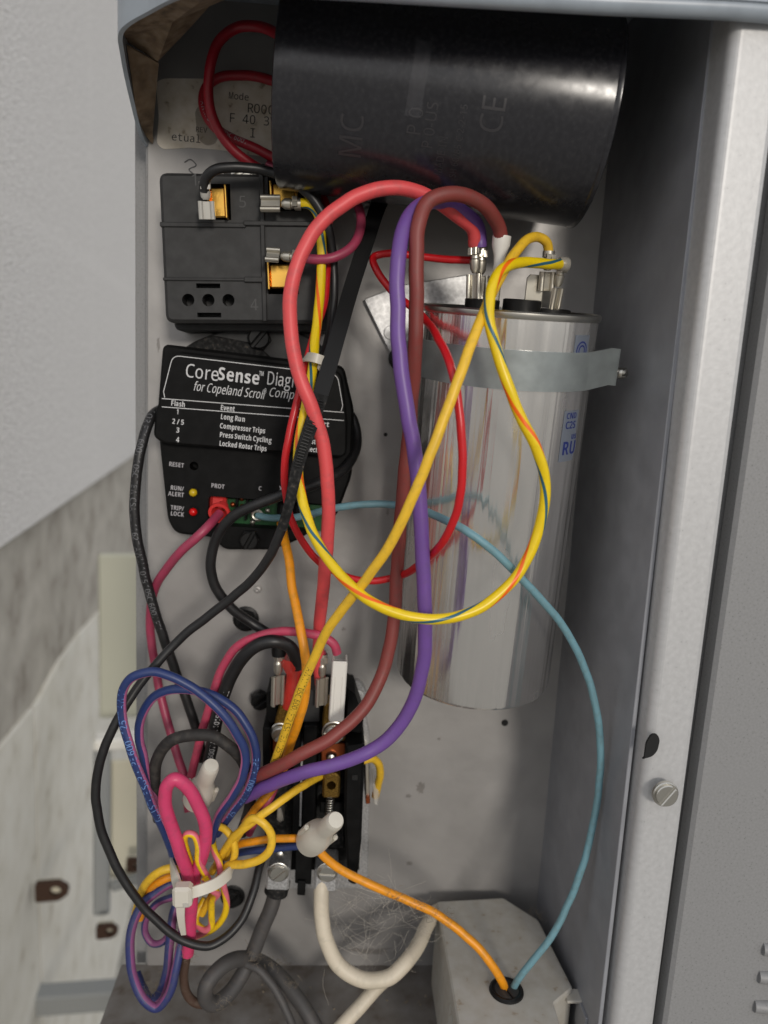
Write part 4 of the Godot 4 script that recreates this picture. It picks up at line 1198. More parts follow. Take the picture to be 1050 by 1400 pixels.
# ---- old paper sticker ----
func sticker() -> void:
	var t := thing("paper_sticker", Vector3(-80.2, 152.6, 0), "stained and worn paper sticker on the panel behind the looped red wires", "sticker")
	var mb := MB.new()
	var raw := poly2([-105.5, 179.1, -101.8, 180.8, -79.1, 182.2, -42.3, 184.9, -41.2, 151.6, -64.7, 153, -78.7, 154.1, -91, 154.1, -102.6, 152.7, -105.1, 154.9, -104.2, 165.4])
	mb.prism(rounded(raw, 2.0), Vector3.ZERO, 0.05, 0.3, Basis.IDENTITY, 0.0)
	part("sheet", mb, M.paper, t)
	var q := rotz(-0.02)
	var word := func(s: String, o: Vector3, h: float) -> void: part("lettering", MB.new().letters(s, h, flat_map(o, q), true, true), M.dark_print, t)
	word.call("etual", Vector3(-99, 156.2, 0.3), 3.0)
	word.call("Mode", Vector3(-75.3, 174.4, 0.3), 2.6)
	word.call("RO0054", Vector3(-67.5, 169.5, 0.3), 3.5)
	word.call("F 40 3V8C", Vector3(-75.1, 165.1, 0.3), 3.5)
	word.call("I", Vector3(-66.4, 159.6, 0.3), 3.6)
	word.call("REV", Vector3(-88.9, 160.4, 0.3), 2.0)
	var k := RandomNumberGenerator.new()
	k.seed = 5
	part("stain", MB.new().prism(rounded(poly2([-89.3, 169.3, -85.1, 172.5, -81.3, 169.9, -78.8, 162.8, -79.9, 156.6, -84.2, 155.1, -87.9, 157.8]), 3.0), Vector3.ZERO, 0.3, 0.36, Basis.IDENTITY, 0.0), M.stain, t)
	var z := thing("scratched_mark", Vector3(-90.9, 143, 0), "thin squiggle scratched on the panel between the sticker and the relay", "scratch")
	part("line", MB.new().tube(smooth([-93.4, 148.1, 0.2, -91, 149.4, 0.2, -88.5, 147.2, 0.2, -91.5, 145.3, 0.2, -89, 143, 0.2, -90.3, 141.2, 0.2]), 0.22, -1.0, 6), M.grey_print, z)

# ---- every wire ----
func wires() -> void:
	var w := wire("red_wire", "thick faded red wire arching from the can capacitor past the relay down to the contactor", [25.5, 113.1, 52, 23.5, 118, 55, 16.9, 121.5, 60, 7, 125.4, 66, -4.5, 127.2, 70, -15.3, 125.3, 72, -27.2, 118.3, 74, -36.3, 107.2, 75, -41.4, 93.3, 76, -41.7, 79.1, 76, -38.9, 64.2, 76, -33.5, 50.3, 76, -28.5, 36, 74, -25.9, 16.9, 72, -25.9, -7.2, 64, -27, -28.3, 52, -27.7, -46.6, 42, -27.3, -60.2, 38, -26.3, -71.8, 34], 2.54, M.w_salmon)
	push_on(w, Vector3(25.8, 112.3, 52), Vector3(0.05, -1, 0), Vector3(-0.7, 0, 0.7), 6.4, 21.0)
	w = wire("red_wire", "thin bright red wire looping in front of the can capacitor behind the purple wire", [27.8, 108.2, 46, 19, 108.6, 43, 4.8, 109.4, 41, -6.8, 109.8, 41, -12.2, 107.7, 42, -11.2, 103, 45, -3.6, 93.8, 48, 5.6, 85.6, 60, 10, 75.3, 84, 13.5, 64.2, 98, 16.2, 50.1, 101, 18, 34.4, 101, 18.3, 20.5, 99, 15, 6.9, 93, 9.6, -6.6, 74, 2.2, -17.7, 52, -8, -20.2, 50, -19.2, -17.9, 52, -30.6, -10.3, 54, -38.6, 2.1, 58, -42.1, 14.7, 62, -42.9, 26.1, 64, -41.4, 40, 64, -38.7, 53.6, 62, -36.5, 65.1, 58, -33.6, 77.2, 52, -30.8, 88.8, 46, -30.2, 101.8, 41, -30.8, 116.3, 36, -30.4, 125.7, 28, -33.8, 133.5, 22, -43.3, 140.4, 14], 1.46, M.w_red)
	w = wire("purple_wire", "thick purple wire hanging from the can capacitor down across the contactor", [27.5, 112.4, 52, 26.7, 117.5, 53, 22.9, 121.2, 57, 12.8, 124.7, 63, 4.1, 123.1, 70, -2.3, 116.1, 76, -5.6, 102.6, 82, -5.1, 85.5, 84, -2.9, 65.9, 86, 0.5, 48.7, 88, 3.9, 33.6, 88, 6.5, 15.5, 88, 9.1, -6.1, 86, 11.3, -26, 84, 12.1, -44.5, 80, 9.1, -62.4, 76, 0.9, -77.2, 74, -13, -86, 74, -29.9, -92.7, 72, -44.6, -102.8, 64, -55.8, -114.5, 54], 2.68, M.w_purple)
	push_on(w, Vector3(28.5, 111.7, 50), Vector3(0.02, -1, 0), Vector3(0.1, 0, 1), 7.0, 20.0)
	w = wire("brown_wire", "thick reddish brown wire beside the purple wire, with a pale flared boot", [34.3, 113.9, 58, 32.7, 118.2, 60, 27.3, 123, 66, 18.6, 125.8, 72, 9.9, 124.9, 76, 3.5, 121.1, 78, 0.8, 112.5, 80, 1.6, 91.2, 80, 2.5, 71.5, 77, 3, 55.9, 71, 3.1, 33.7, 63, 2.6, 10.2, 58, 2.6, -14, 56, 2.2, -38.4, 56, -1.7, -58, 58, -9.9, -71.8, 63, -21.8, -81.1, 67, -36, -89.3, 68, -47.3, -98.8, 62, -54.5, -106.6, 54], 2.63, M.w_brown)
	part("flared_boot", MB.new().lathe([Vector2(2.0, -14), Vector2(1.9, -10), Vector2(2.2, -7), Vector2(3.4, -3.2), Vector2(3.5, 0), Vector2(2.7, 0), Vector2(2.7, -1)], Vector3(34.4, 115.8, 58), Vector3(0.03, 1, 0.05), 24), M.white_plastic, w)
	w = wire("yellow_wire", "plain yellow wire with dark print crossing the compartment from the can capacitor to the contactor", [52.6, 111.1, 58, 50.9, 114.1, 60, 46.7, 115.2, 63, 41.6, 113, 68, 36.4, 107.4, 74, 30.6, 98.5, 82, 25.2, 88.6, 90, 20.1, 77.6, 98, 14.4, 61.9, 104, 9, 45.2, 106, 4, 29.5, 106, -1.5, 14.3, 104, -7.4, 0.6, 100, -15.3, -13.4, 94, -22.5, -25.7, 88, -27.7, -39.1, 82, -32.2, -52.3, 78, -37.9, -72.3, 70, -43.4, -94.6, 60, -45.5, -102.8, 54], 1.78, M.w_yellow)
	print_on(w, "AWM 105C 600V FT2 CSA TEW 12577 600V VW-1", 208.0, 2.2, 1.78, M.wire_print_dark, Vector3(-0.3, 0.0, 1.0), false)
	push_on(w, Vector3(52.6, 110.6, 58), Vector3(0.02, -1, -0.1), Vector3(0.3, 0, 1), 6.4, 14.0)
	w = wire("striped_yellow_wire", "yellow wire with blue and orange stripes, looping before the shiny can and up the bundle", [57.1, 106.6, 62, 50.1, 105.2, 69, 38.6, 103.7, 78, 30.6, 100.4, 86, 25.8, 94.6, 92, 24.3, 85, 96, 26.6, 74.4, 98, 31, 62.7, 100, 37.8, 49.9, 100, 43.9, 39.1, 99, 48, 27.7, 97, 48, 15.6, 96, 44.5, 2.9, 96, 38.1, -7.6, 97, 28, -15.8, 99, 13.8, -19.6, 101, 1.1, -18.4, 101, -10.4, -14.2, 99, -20.7, -7, 92, -29.1, 2.4, 85, -34.4, 13.6, 79, -37.1, 25, 75, -37.4, 36.7, 72, -35.8, 48.6, 69, -33.9, 63.3, 62, -33.2, 81.3, 52, -32.5, 96.9, 46, -32.6, 112.3, 43, -34.1, 121.5, 41, -37.3, 125.6, 41, -43, 126.5, 40], 1.87, M.w_yellow_stripes, -1.0, 0.0165, 20)
	push_on(w, Vector3(57.4, 106.7, 60), Vector3(-0.05, -0.9, -0.2), Vector3(0.6, 0, 0.8), 5.6, 18.0)
	push_on(w, Vector3(-42.2, 126, 40), Vector3(-1, -0.05, -0.05), Vector3(0, 0.3, 1), 6.6, 15.0)
	part("wire_cap", MB.new().lathe([Vector2(2.4, 0), Vector2(2.7, 1.0), Vector2(2.7, 3.0), Vector2(2.2, 3.8), Vector2(0, 4.0)], Vector3(55.6, 106.5, 62.5), Vector3(1, -0.02, -0.1), 20), M.clear_grey, w)
	w = wire("black_wire", "black wire arching over the relay, then hanging in a wide loop beside the tied bundle", [-77.8, 127.7, 42, -77, 131.8, 44, -73.5, 134.6, 46, -66.2, 136.2, 46, -55.5, 136.4, 44, -44.4, 133.2, 44, -36.5, 127.4, 44, -31.1, 119.1, 43, -28.2, 107.6, 40, -27, 93.8, 40, -27.8, 79.3, 45, -30.6, 65, 52, -34.1, 49.6, 57, -37.1, 37.1, 60, -39.3, 23.4, 63, -40.8, 12.4, 65, -44.5, -0.5, 65, -51.6, -14.9, 60, -61.8, -26.8, 56, -73.5, -36.9, 54, -85, -48, 54, -95.6, -60.6, 58, -104.6, -74.6, 62, -111.2, -90.8, 64, -114, -108.1, 64, -111.6, -125.7, 64, -104.4, -143.6, 64, -92.7, -161.9, 64, -79.1, -173.7, 64, -67.3, -177.7, 62, -57.2, -171.5, 58, -51.9, -160.9, 52, -49.5, -151.7, 44, -48.1, -150.4, 38], 1.91, M.w_black, 1.82)
	push_on(w, Vector3(-77.6, 130.4, 42), Vector3(0.06, -1, -0.15), Vector3(0.2, 0, 1), 6.2, 13.0, M.clear_pale, 0.5)
	w = wire("magenta_wire", "thin magenta wire curling from the lower relay terminal back behind the black tie", [-43, 105.5, 44, -35, 104.9, 46, -28.1, 106.1, 46, -21.7, 110.1, 44, -18.3, 117, 40, -17.9, 124, 36, -19.8, 129.9, 30, -24.9, 134.9, 22, -34.1, 138.3, 16, -46.5, 143, 12, -57.5, 147.4, 9], 1.84, M.w_magenta)
	push_on(w, Vector3(-41.4, 105.8, 43), Vector3(-1, 0.02, -0.1), Vector3(0, 0.5, 1), 6.0, 13.0, M.tin, 0.4)
	w = wire("dark_red_wire", "dark red wire in a tall arch over the sticker, upper one of two", [-40.6, 176.7, 40, -48, 184.9, 34, -53.1, 189.7, 30, -60.9, 193.3, 26, -68.7, 193.2, 24, -75.4, 188.3, 24, -78.9, 179.8, 24, -80, 169.8, 22, -77.9, 159.7, 20, -72.5, 151.6, 18, -64.3, 145.9, 16, -54.1, 142.5, 12, -45.1, 139.7, 8], 2.01, M.w_dark_red)
	w = wire("dark_red_wire", "dark red wire lying low over the sticker, lower one of two", [-41, 172.8, 24, -55.8, 178.5, 14, -67.3, 181, 10, -77.8, 179.7, 9, -83.6, 174.8, 9, -84.2, 168.1, 9, -79.7, 160.7, 10, -71, 155.6, 12, -60.2, 151.3, 14, -46.5, 146, 14], 1.95, M.w_dark_red)
	print_on(w, "AWM 3321 105C 600V", 55.0, 2.0, 1.95, M.pale_print)
	w = wire("crimson_wire", "thin crimson wire from the first module terminal down the edge of the panel", [-71.8, 1.6, 30, -76.2, -3.3, 40, -85.1, -12.5, 40, -93.4, -23.1, 34, -100.1, -34.5, 26, -103.1, -48.7, 20, -101.9, -68.2, 18, -97.5, -88.2, 20, -90.9, -106.4, 26, -85.1, -119, 32, -82, -131.3, 38], 1.93, M.w_magenta)
	part("boot", MB.new().lathe([Vector2(2.4, -5), Vector2(2.9, -1.0), Vector2(4.6, 0.6), Vector2(4.7, 2.0), Vector2(3.4, 2.0), Vector2(2.6, -1)], Vector3(-72, 2, 27), Vector3(-0.1, -0.35, 1), 24), M.red_plastic, w)
	w = wire("pink_wire", "pink wire arching over the contactor top into the white flag terminal", [-19.8, -52.3, 48, -21.8, -47.8, 49, -26.4, -44.8, 49, -34, -43.8, 48, -43.2, -44.1, 46, -53.3, -47.4, 44, -62.5, -53.8, 42, -68.4, -63.8, 40, -72.2, -76.1, 40, -76.4, -93.2, 38, -80.3, -110.4, 38, -82.6, -124.9, 40], 1.88, M.w_pink_dull)
	var fm := MB.new()
	var fb := rotz(-0.02)
	var fc := Vector3(-18.8, -68.7, 44)
	var fl := 26.70
	fm.box(fc + Vector3(0, 0, 5.2), Vector3(6.0, fl, 1.0), fb, 0.35)
	fm.box(fc + Vector3(0, -1.5, -5.2), Vector3(6.0, fl - 3.0, 1.0), fb, 0.35)
	for s in [-1.0, 1.0]: fm.box(fc + fb.x * s * 2.75, Vector3(0.9, fl - 1.0, 9.6), fb, 0.3)
	for s in [-1.0, 1.0]: fm.box(fc + fb.x * s * 1.5 + Vector3(0, -2, 5.7), Vector3(0.5, fl - 9.0, 0.4), fb, 0.15)
	part("flag_terminal", fm, M.white_plastic, w)
	w = wire("black_wire", "thick black wire with white print arching down beside the pink wire at the contactor top", [-36.5, -61.2, 42, -37.2, -55.9, 44, -40.3, -50.1, 46, -46.9, -48, 48, -55, -51.8, 47, -61.1, -59.1, 45, -65.4, -69.1, 43, -68.8, -81.1, 42, -71.9, -97.2, 40, -74.8, -117.2, 38], 2.78, M.w_black)
	print_on(w, "LL 600V AWM 1015 105C LL", 10.0, 2.2, 2.78, M.white_print, Vector3(0.25, -0.55, 0.8), true)
	part("red_boot", MB.new().lathe([Vector2(5.4, 0), Vector2(5.2, 3.5), Vector2(3.0, 8), Vector2(3.2, 12), Vector2(4.4, 22), Vector2(4.2, 23), Vector2(0, 23)], Vector3(-38, -57.4, 40), Vector3(0.0, -1, -0.02), 24), M.red_boot, w)
	part("inner_terminal", MB.new().box(Vector3(-37.5, -71.2, 40), Vector3(2.2, 16, 1.2), Basis.IDENTITY, 0.3), M.tin, w)
	w = wire("black_wire", "black wire curling round the module and over its terminals to the contactor", [-20.9, 46.9, 6, -16.9, 43.3, 8, -14.6, 34.5, 12, -16.4, 27.1, 20, -22.5, 20.8, 31, -32, 16.9, 38, -42.2, 13.6, 43, -53.8, 8.9, 43, -64.3, 2.9, 41, -71.1, -5.6, 38, -74.3, -17.1, 36, -72.3, -29.6, 34, -65.6, -39.4, 32, -56.9, -46.3, 30, -49.4, -50.7, 32, -45.2, -53.2, 36, -44.5, -56, 40], 2.19, M.w_black)
	push_on(w, Vector3(-44.5, -55.3, 41), Vector3(0, -1, 0), Vector3(0.5, 0, 0.8), 6.0, 24.0, M.tin, 0.55)
	part("terminal_sleeve", MB.new().lathe([Vector2(3.0, 0), Vector2(3.2, 2), Vector2(2.8, 6), Vector2(0, 6.2)], Vector3(-44.4, -56.6, 41), Vector3(-0.02, 1, 0), 18), M.black, w)
	w = wire("black_wire", "black printed wire running down the panel edge from the module's side", [-97, 44.5, 10, -101, 42.2, 20, -103.3, 35.1, 27, -105, 24.1, 31, -106.6, 4.2, 32, -104.8, -14.5, 32, -101.3, -32.4, 30, -96.5, -50.9, 28, -90.5, -71.7, 26, -84.6, -87, 26, -80.6, -99.1, 26, -78.5, -113.2, 26], 2.16, M.w_black)
	print_on(w, "AWM OR FT1 600V 105C TEW CSA LL 11627 AWM 1015 105C 600V FT1", 6.0, 2.4, 2.16, M.wire_print_pale, Vector3(-0.35, 0.0, 1.0))
	w = wire("black_wire", "dusty black wire in a tight arch above the shorter white wire nut", [-93.2, -130, 46, -93.7, -111.4, 52, -92.4, -98.8, 54, -86.7, -89.2, 56, -78.8, -85.7, 57, -70, -85.8, 57, -61.8, -91.3, 56, -56, -102.4, 52, -54.4, -120.9, 46, -58.3, -139, 42], 2.46, M.w_black_dusty)
	w = wire("blue_striped_wire", "blue wire with pink stripe and pale print, outer loop above the bundle", [-69.5, -133.6, 56, -65.5, -118.4, 60, -59.8, -108.1, 64, -55.3, -96.8, 67, -55.1, -86.3, 68, -59.2, -76.7, 69, -66.7, -67.4, 69, -75.9, -60.3, 68, -84.3, -56, 68, -91.8, -54.7, 68, -98.4, -57, 68, -102.3, -63.5, 67, -102.9, -74.2, 66, -99.3, -88.6, 66, -94.4, -105.5, 64, -90.7, -119.8, 60, -85.8, -137.2, 56, -82.9, -153.5, 52], 1.81, M.w_blue_pink, -1.0, 0.0003, 18)
	print_on(w, "(UL) STYLE SUR XLPE 600V 12577 AWM", 34.0, 2.6, 1.81, M.wire_print_blue, Vector3(0.35, 0.5, 0.8), true)
	w = wire("blue_striped_wire", "blue wire with pink stripe, inner loop above the bundle", [-67.7, -132.8, 52, -60.6, -119.4, 56, -54.4, -107.8, 60, -50.9, -95.3, 62, -52.6, -83.9, 62, -57.9, -75.1, 61, -65.7, -68.6, 60, -75.2, -65.5, 59, -85.2, -65.6, 58, -93.2, -69.7, 57, -97.8, -78.1, 56, -99.2, -87.1, 55, -97.7, -97.3, 54, -95.3, -110.8, 53, -90.3, -128, 52, -85.1, -148, 50], 1.86, M.w_blue_pink, -1.0, 0.0003, 18)
	print_on(w, "12577 AWM 600V XLPE", 12.0, 2.4, 1.86, M.wire_print_blue, Vector3(0.3, -0.1, 0.9), false)
	w = wire("pink_wire", "thick pink wire doubled into a narrow upright loop through the white tie", [-78.5, -186.1, 57, -77.5, -180.3, 58, -76.9, -169, 60, -76.4, -154.8, 62, -77.6, -143.3, 64, -80.2, -129.2, 68, -83.3, -116.7, 70, -84.9, -106.1, 72, -84.2, -99, 73, -81.4, -96.2, 73, -77.6, -99.2, 72, -73.4, -107.1, 70, -70.4, -116.8, 68, -70.1, -126.5, 66, -72, -135.7, 64, -75.3, -147.8, 60, -77.5, -162.4, 54, -79.3, -176.1, 50], 2.63, M.w_pink)
	# yellow wires of the bundle
	var list := [
		["yellow wire with pink stripe in a small loop beside the pink loop", [-67.4, -153.2, 60, -70.2, -143.6, 64, -72.6, -136.3, 66, -72.8, -128.4, 67, -74.6, -123.9, 67, -77.2, -123.3, 67, -78.8, -126.9, 66, -77.7, -134.4, 64, -75.9, -144.4, 60, -74.1, -154.7, 56], 5.2, 0],
		["yellow wire in a tall round loop beside the pink loop's broad side", [-72.3, -130.2, 54, -69, -126.9, 56, -64.2, -126.6, 58, -60.2, -129.6, 60, -58.9, -135.2, 60, -60.3, -141.9, 60, -63.8, -148.8, 58, -68.8, -159.6, 54, -73.4, -170.9, 52], 5.6, 0],
		["yellow and pink wire bending down through the white tie into a hook", [-69.2, -134.9, 54, -67.3, -137.6, 58, -65.1, -141, 60, -64.5, -146.4, 60, -63.1, -152.4, 60, -62.1, -161.4, 58, -64, -169.9, 56, -69.5, -177.5, 54, -75.8, -181.6, 52, -79.2, -184.7, 50], 5.2, 0.02],
		["yellow and pink wire making the smallest hook under the white tie", [-70.4, -143.5, 66, -67.1, -148.8, 66, -65.3, -152.3, 64, -67.9, -158.6, 60, -68.4, -166.3, 58, -68.8, -172.7, 57, -71.7, -175.2, 56, -75.5, -173.6, 54, -75.3, -169.5, 52, -72.5, -164.7, 50], 5.2, 0.03],
		["long yellow wire rising from the bundle to the brass lug of the contactor", [-69.6, -152, 50, -64.8, -139.6, 56, -59.1, -127.6, 62, -53.4, -120.1, 66, -45.8, -112.6, 68, -38.3, -108.4, 64, -32.4, -107.2, 58, -27.7, -108.3, 50, -24.1, -110.6, 42], 6.0, 0],
		["yellow wire in a wide side loop over the orange wire", [-67.1, -153.7, 54, -61.5, -142.3, 60, -53.4, -137.1, 66, -47.3, -133.3, 68, -43.8, -128.1, 69, -43.7, -121.6, 69, -47.1, -116.5, 69, -51, -115.6, 68, -55.4, -122.3, 64, -59.5, -132.2, 58, -63.8, -143.7, 52], 6.2, 0],
	]
	for e in list: wire("yellow_wire", e[0], e[1], e[2] * 0.2757, M.w_yellow_pink if e[3] > 0 or e == list[0] or e == list[2] else M.w_yellow, -1.0, e[3], 12)
	wire("yellow_wire", "yellow wire leaving the bundle sideways behind the white tie and curving down", [-77.9, -150, 52, -86.1, -146.3, 56, -91.8, -148.7, 56, -96.5, -154.6, 54, -100.6, -164.9, 50, -103.2, -175.7, 46], 1.75, M.w_yellow)
	wire("orange_wire", "orange wire under the sideways yellow wire of the bundle", [-78.3, -156.3, 50, -86, -152.5, 53, -91.9, -155, 53, -96.6, -161.3, 50, -100, -170.7, 46, -102, -180.6, 42], 1.75, M.w_orange)
	wire("blue_striped_wire", "blue wire with pink stripe in the long loop hanging under the bundle", [-78.9, -159.8, 46, -86.6, -157.4, 50, -93.6, -160.9, 52, -99, -166.4, 54, -102.2, -174.6, 56, -102.6, -184.9, 58, -100, -196.2, 60, -95.2, -204.4, 62, -90.6, -207.9, 62, -85.7, -202.3, 62, -82.8, -190.9, 60, -81.6, -181.9, 56, -81.2, -172.5, 50, -80.8, -163.1, 46], 1.93, M.w_blue_purple, -1.0, 0.001, 16)
	wire("blue_wire", "blue wire with pink stripe inside the long hanging loop", [-81.3, -167.4, 40, -85.8, -172, 46, -87.1, -184.3, 50, -88.2, -198.2, 52, -91, -209.1, 52, -95.1, -213.1, 52, -99.1, -209.4, 50, -102.9, -204.8, 46], 1.97, M.w_blue_purple, -1.0, 0.001, 16)
	wire("blue_wire", "blue wire with pink stripe curled in a small loop behind the black hanging loop", [-86.6, -169.6, 42, -94.6, -173.3, 42, -99.4, -180.5, 42, -100, -187.9, 42, -96.6, -192.5, 43, -91.9, -191, 44, -87.8, -186, 42], 1.55, M.w_blue_purple, -1.0, 0.001, 14)
	wire("orange_wire", "short orange wire from the bundle into the white wire nut at the contactor", [-67.1, -147, 46, -58.1, -136.4, 54, -46.5, -131.3, 58, -35.2, -129.2, 60, -27.6, -129.5, 60], 1.58, M.w_orange)
	wire("blue_wire", "short blue wire under the orange one, ending in the wire nut", [-66, -152.6, 42, -57.8, -144.2, 48, -43.1, -139.3, 52, -34.7, -136.8, 54, -27.5, -134.8, 56], 1.51, M.w_blue)
	wire("orange_wire", "orange wire from the module terminals down to the contactor", [-46.1, -2.2, 26, -44.2, -6, 34, -41.6, -13, 44, -38.1, -28.1, 54, -34.1, -41.2, 62, -31.9, -52.5, 64, -32.2, -65, 62, -34.5, -76.9, 60, -37.9, -91.8, 54, -40.5, -105.3, 46], 1.88, M.w_orange)
	wire("orange_wire", "orange stub crossing under the purple wire at the contactor", [-56.4, -131.2, 46, -51.5, -121.5, 50, -46.7, -115.4, 50, -42.8, -111.5, 46], 1.7, M.w_orange)
	wire("magenta_wire", "magenta stub between the orange stub and the rising yellow wire", [-54.9, -137.7, 44, -51.1, -128.7, 46, -46.3, -119.7, 46, -44.2, -116.1, 42], 1.7, M.w_magenta)
	wire("orange_wire", "dusty orange wire from the wire nut over the cobweb into the grommet of the box", [-26.6, -129.8, 62, -21.2, -136.5, 62, -12.6, -143.4, 62, 0.9, -150.1, 62, 15.3, -156.6, 62, 28.1, -162.7, 63, 40.8, -171.1, 66, 51, -180.8, 69, 56.1, -189.3, 69, 58.2, -194.9, 67], 1.82, M.w_orange)
	w = wire("teal_wire", "long dusty teal wire sweeping from the module past the can capacitor to the grommet", [-56.6, -0.2, 22, -48.9, 0.3, 28, -39, 3.2, 40, -28.5, 7.1, 46, -13.9, 11.1, 50, 2.1, 11.8, 52, 11.8, 13.6, 80, 23.5, 9.9, 92, 37.3, -0.4, 92, 51.4, -13.7, 88, 65.5, -29.1, 82, 76.5, -47.8, 78, 83.4, -66.7, 76, 86.9, -87.8, 74, 87.5, -111.4, 72, 84.5, -134.5, 72, 77.5, -158.2, 72, 69.5, -173.7, 72, 63.2, -185.9, 70, 61.4, -195, 67], 1.48, M.w_teal)
	part("terminal_ring", MB.new().lathe([Vector2(2.6, 0), Vector2(2.8, 0.8), Vector2(2.0, 1.6), Vector2(1.4, 1.4)], Vector3(-56.7, -0, 21), Vector3(-0.2, 0, 1), 20), M.tin, w)
	w = wire("white_wire", "thick off-white wire curving from the contactor lug round to the metal box", [-22.2, -160, 40, -22.2, -167.3, 43, -21.8, -176, 45, -19, -187.6, 48, -12.8, -197.7, 50, -2.4, -203, 52, 9, -202.2, 52, 17.6, -197.5, 48, 24.3, -196.3, 38, 30.4, -196.5, 24, 35.7, -199.3, 12, 43.1, -205.8, 4.5, 54.1, -211.6, 4.5], 3.44, M.w_white)
	wire("white_wire", "off-white wire coming out under the curved one and running to the front", [15.5, -209.8, 38, 6.7, -212.2, 44, -3.2, -219.3, 50, -11.3, -225.7, 54, -22.1, -238.6, 58], 3.19, M.w_white)
	w = wire("grey_cable", "thick dusty dark cable from the other lug bent into a loop on the tray", [-42, -166.3, 36, -44.2, -175.9, 38, -48.3, -188.1, 40, -52.5, -199.2, 42, -56.4, -206.3, 46, -61.4, -210.6, 52, -66.8, -211.7, 56, -70.3, -207.4, 58, -69.8, -199.8, 58, -65.2, -195.7, 54, -59, -196.4, 48, -52.2, -203.1, 40, -44.9, -212, 34, -36.2, -216.1, 40, -26.2, -223.7, 48, -17.4, -235.1, 54], 3.43, M.w_grey)
	part("end_sleeve", MB.new().lathe([Vector2(5.4, 0), Vector2(5.4, 6), Vector2(4.2, 6.6)], Vector3(-42.7, -171.1, 37), Vector3(0.18, 1, -0.05), 24), M.black_dusty, w)
	wire("grey_wire", "thin dusty grey wire beside the thick cable on the tray", [-54.6, -200.3, 46, -49.2, -200.8, 48, -43, -206.5, 50, -36, -216.3, 54, -28.2, -231.1, 58], 1.80, M.w_grey)
	wire("brown_wire", "thin rusty brown wire bending from under the pink loop to the thick cable", [-78.7, -185.5, 56, -80, -197.1, 57, -78.5, -204.5, 58, -75, -209.1, 58, -70.2, -210.8, 57, -64.9, -211.7, 54], 1.92, M.w_rusty)
	wire("yellow_wire", "short yellow wire hooked onto the contactor's side terminal", [-6.3, -107.6, 34, -2, -107.5, 32, 1.4, -111.8, 29, 2.6, -118.9, 26, 2.2, -127, 22, 1.7, -133.8, 18], 1.80, M.w_yellow)
	w = wire("magenta_wire", "short magenta end inside a clear terminal at the contactor top, beside the white flag terminal", [-25.9, -55.2, 38, -25.8, -57.5, 38, -25.7, -60.1, 38], 1.4, M.w_magenta)
	push_on(w, Vector3(-25.8, -57.1, 39), Vector3(0, -1, 0), Vector3(0.4, 0, 0.9), 5.6, 23.0, M.tin, 0.55)

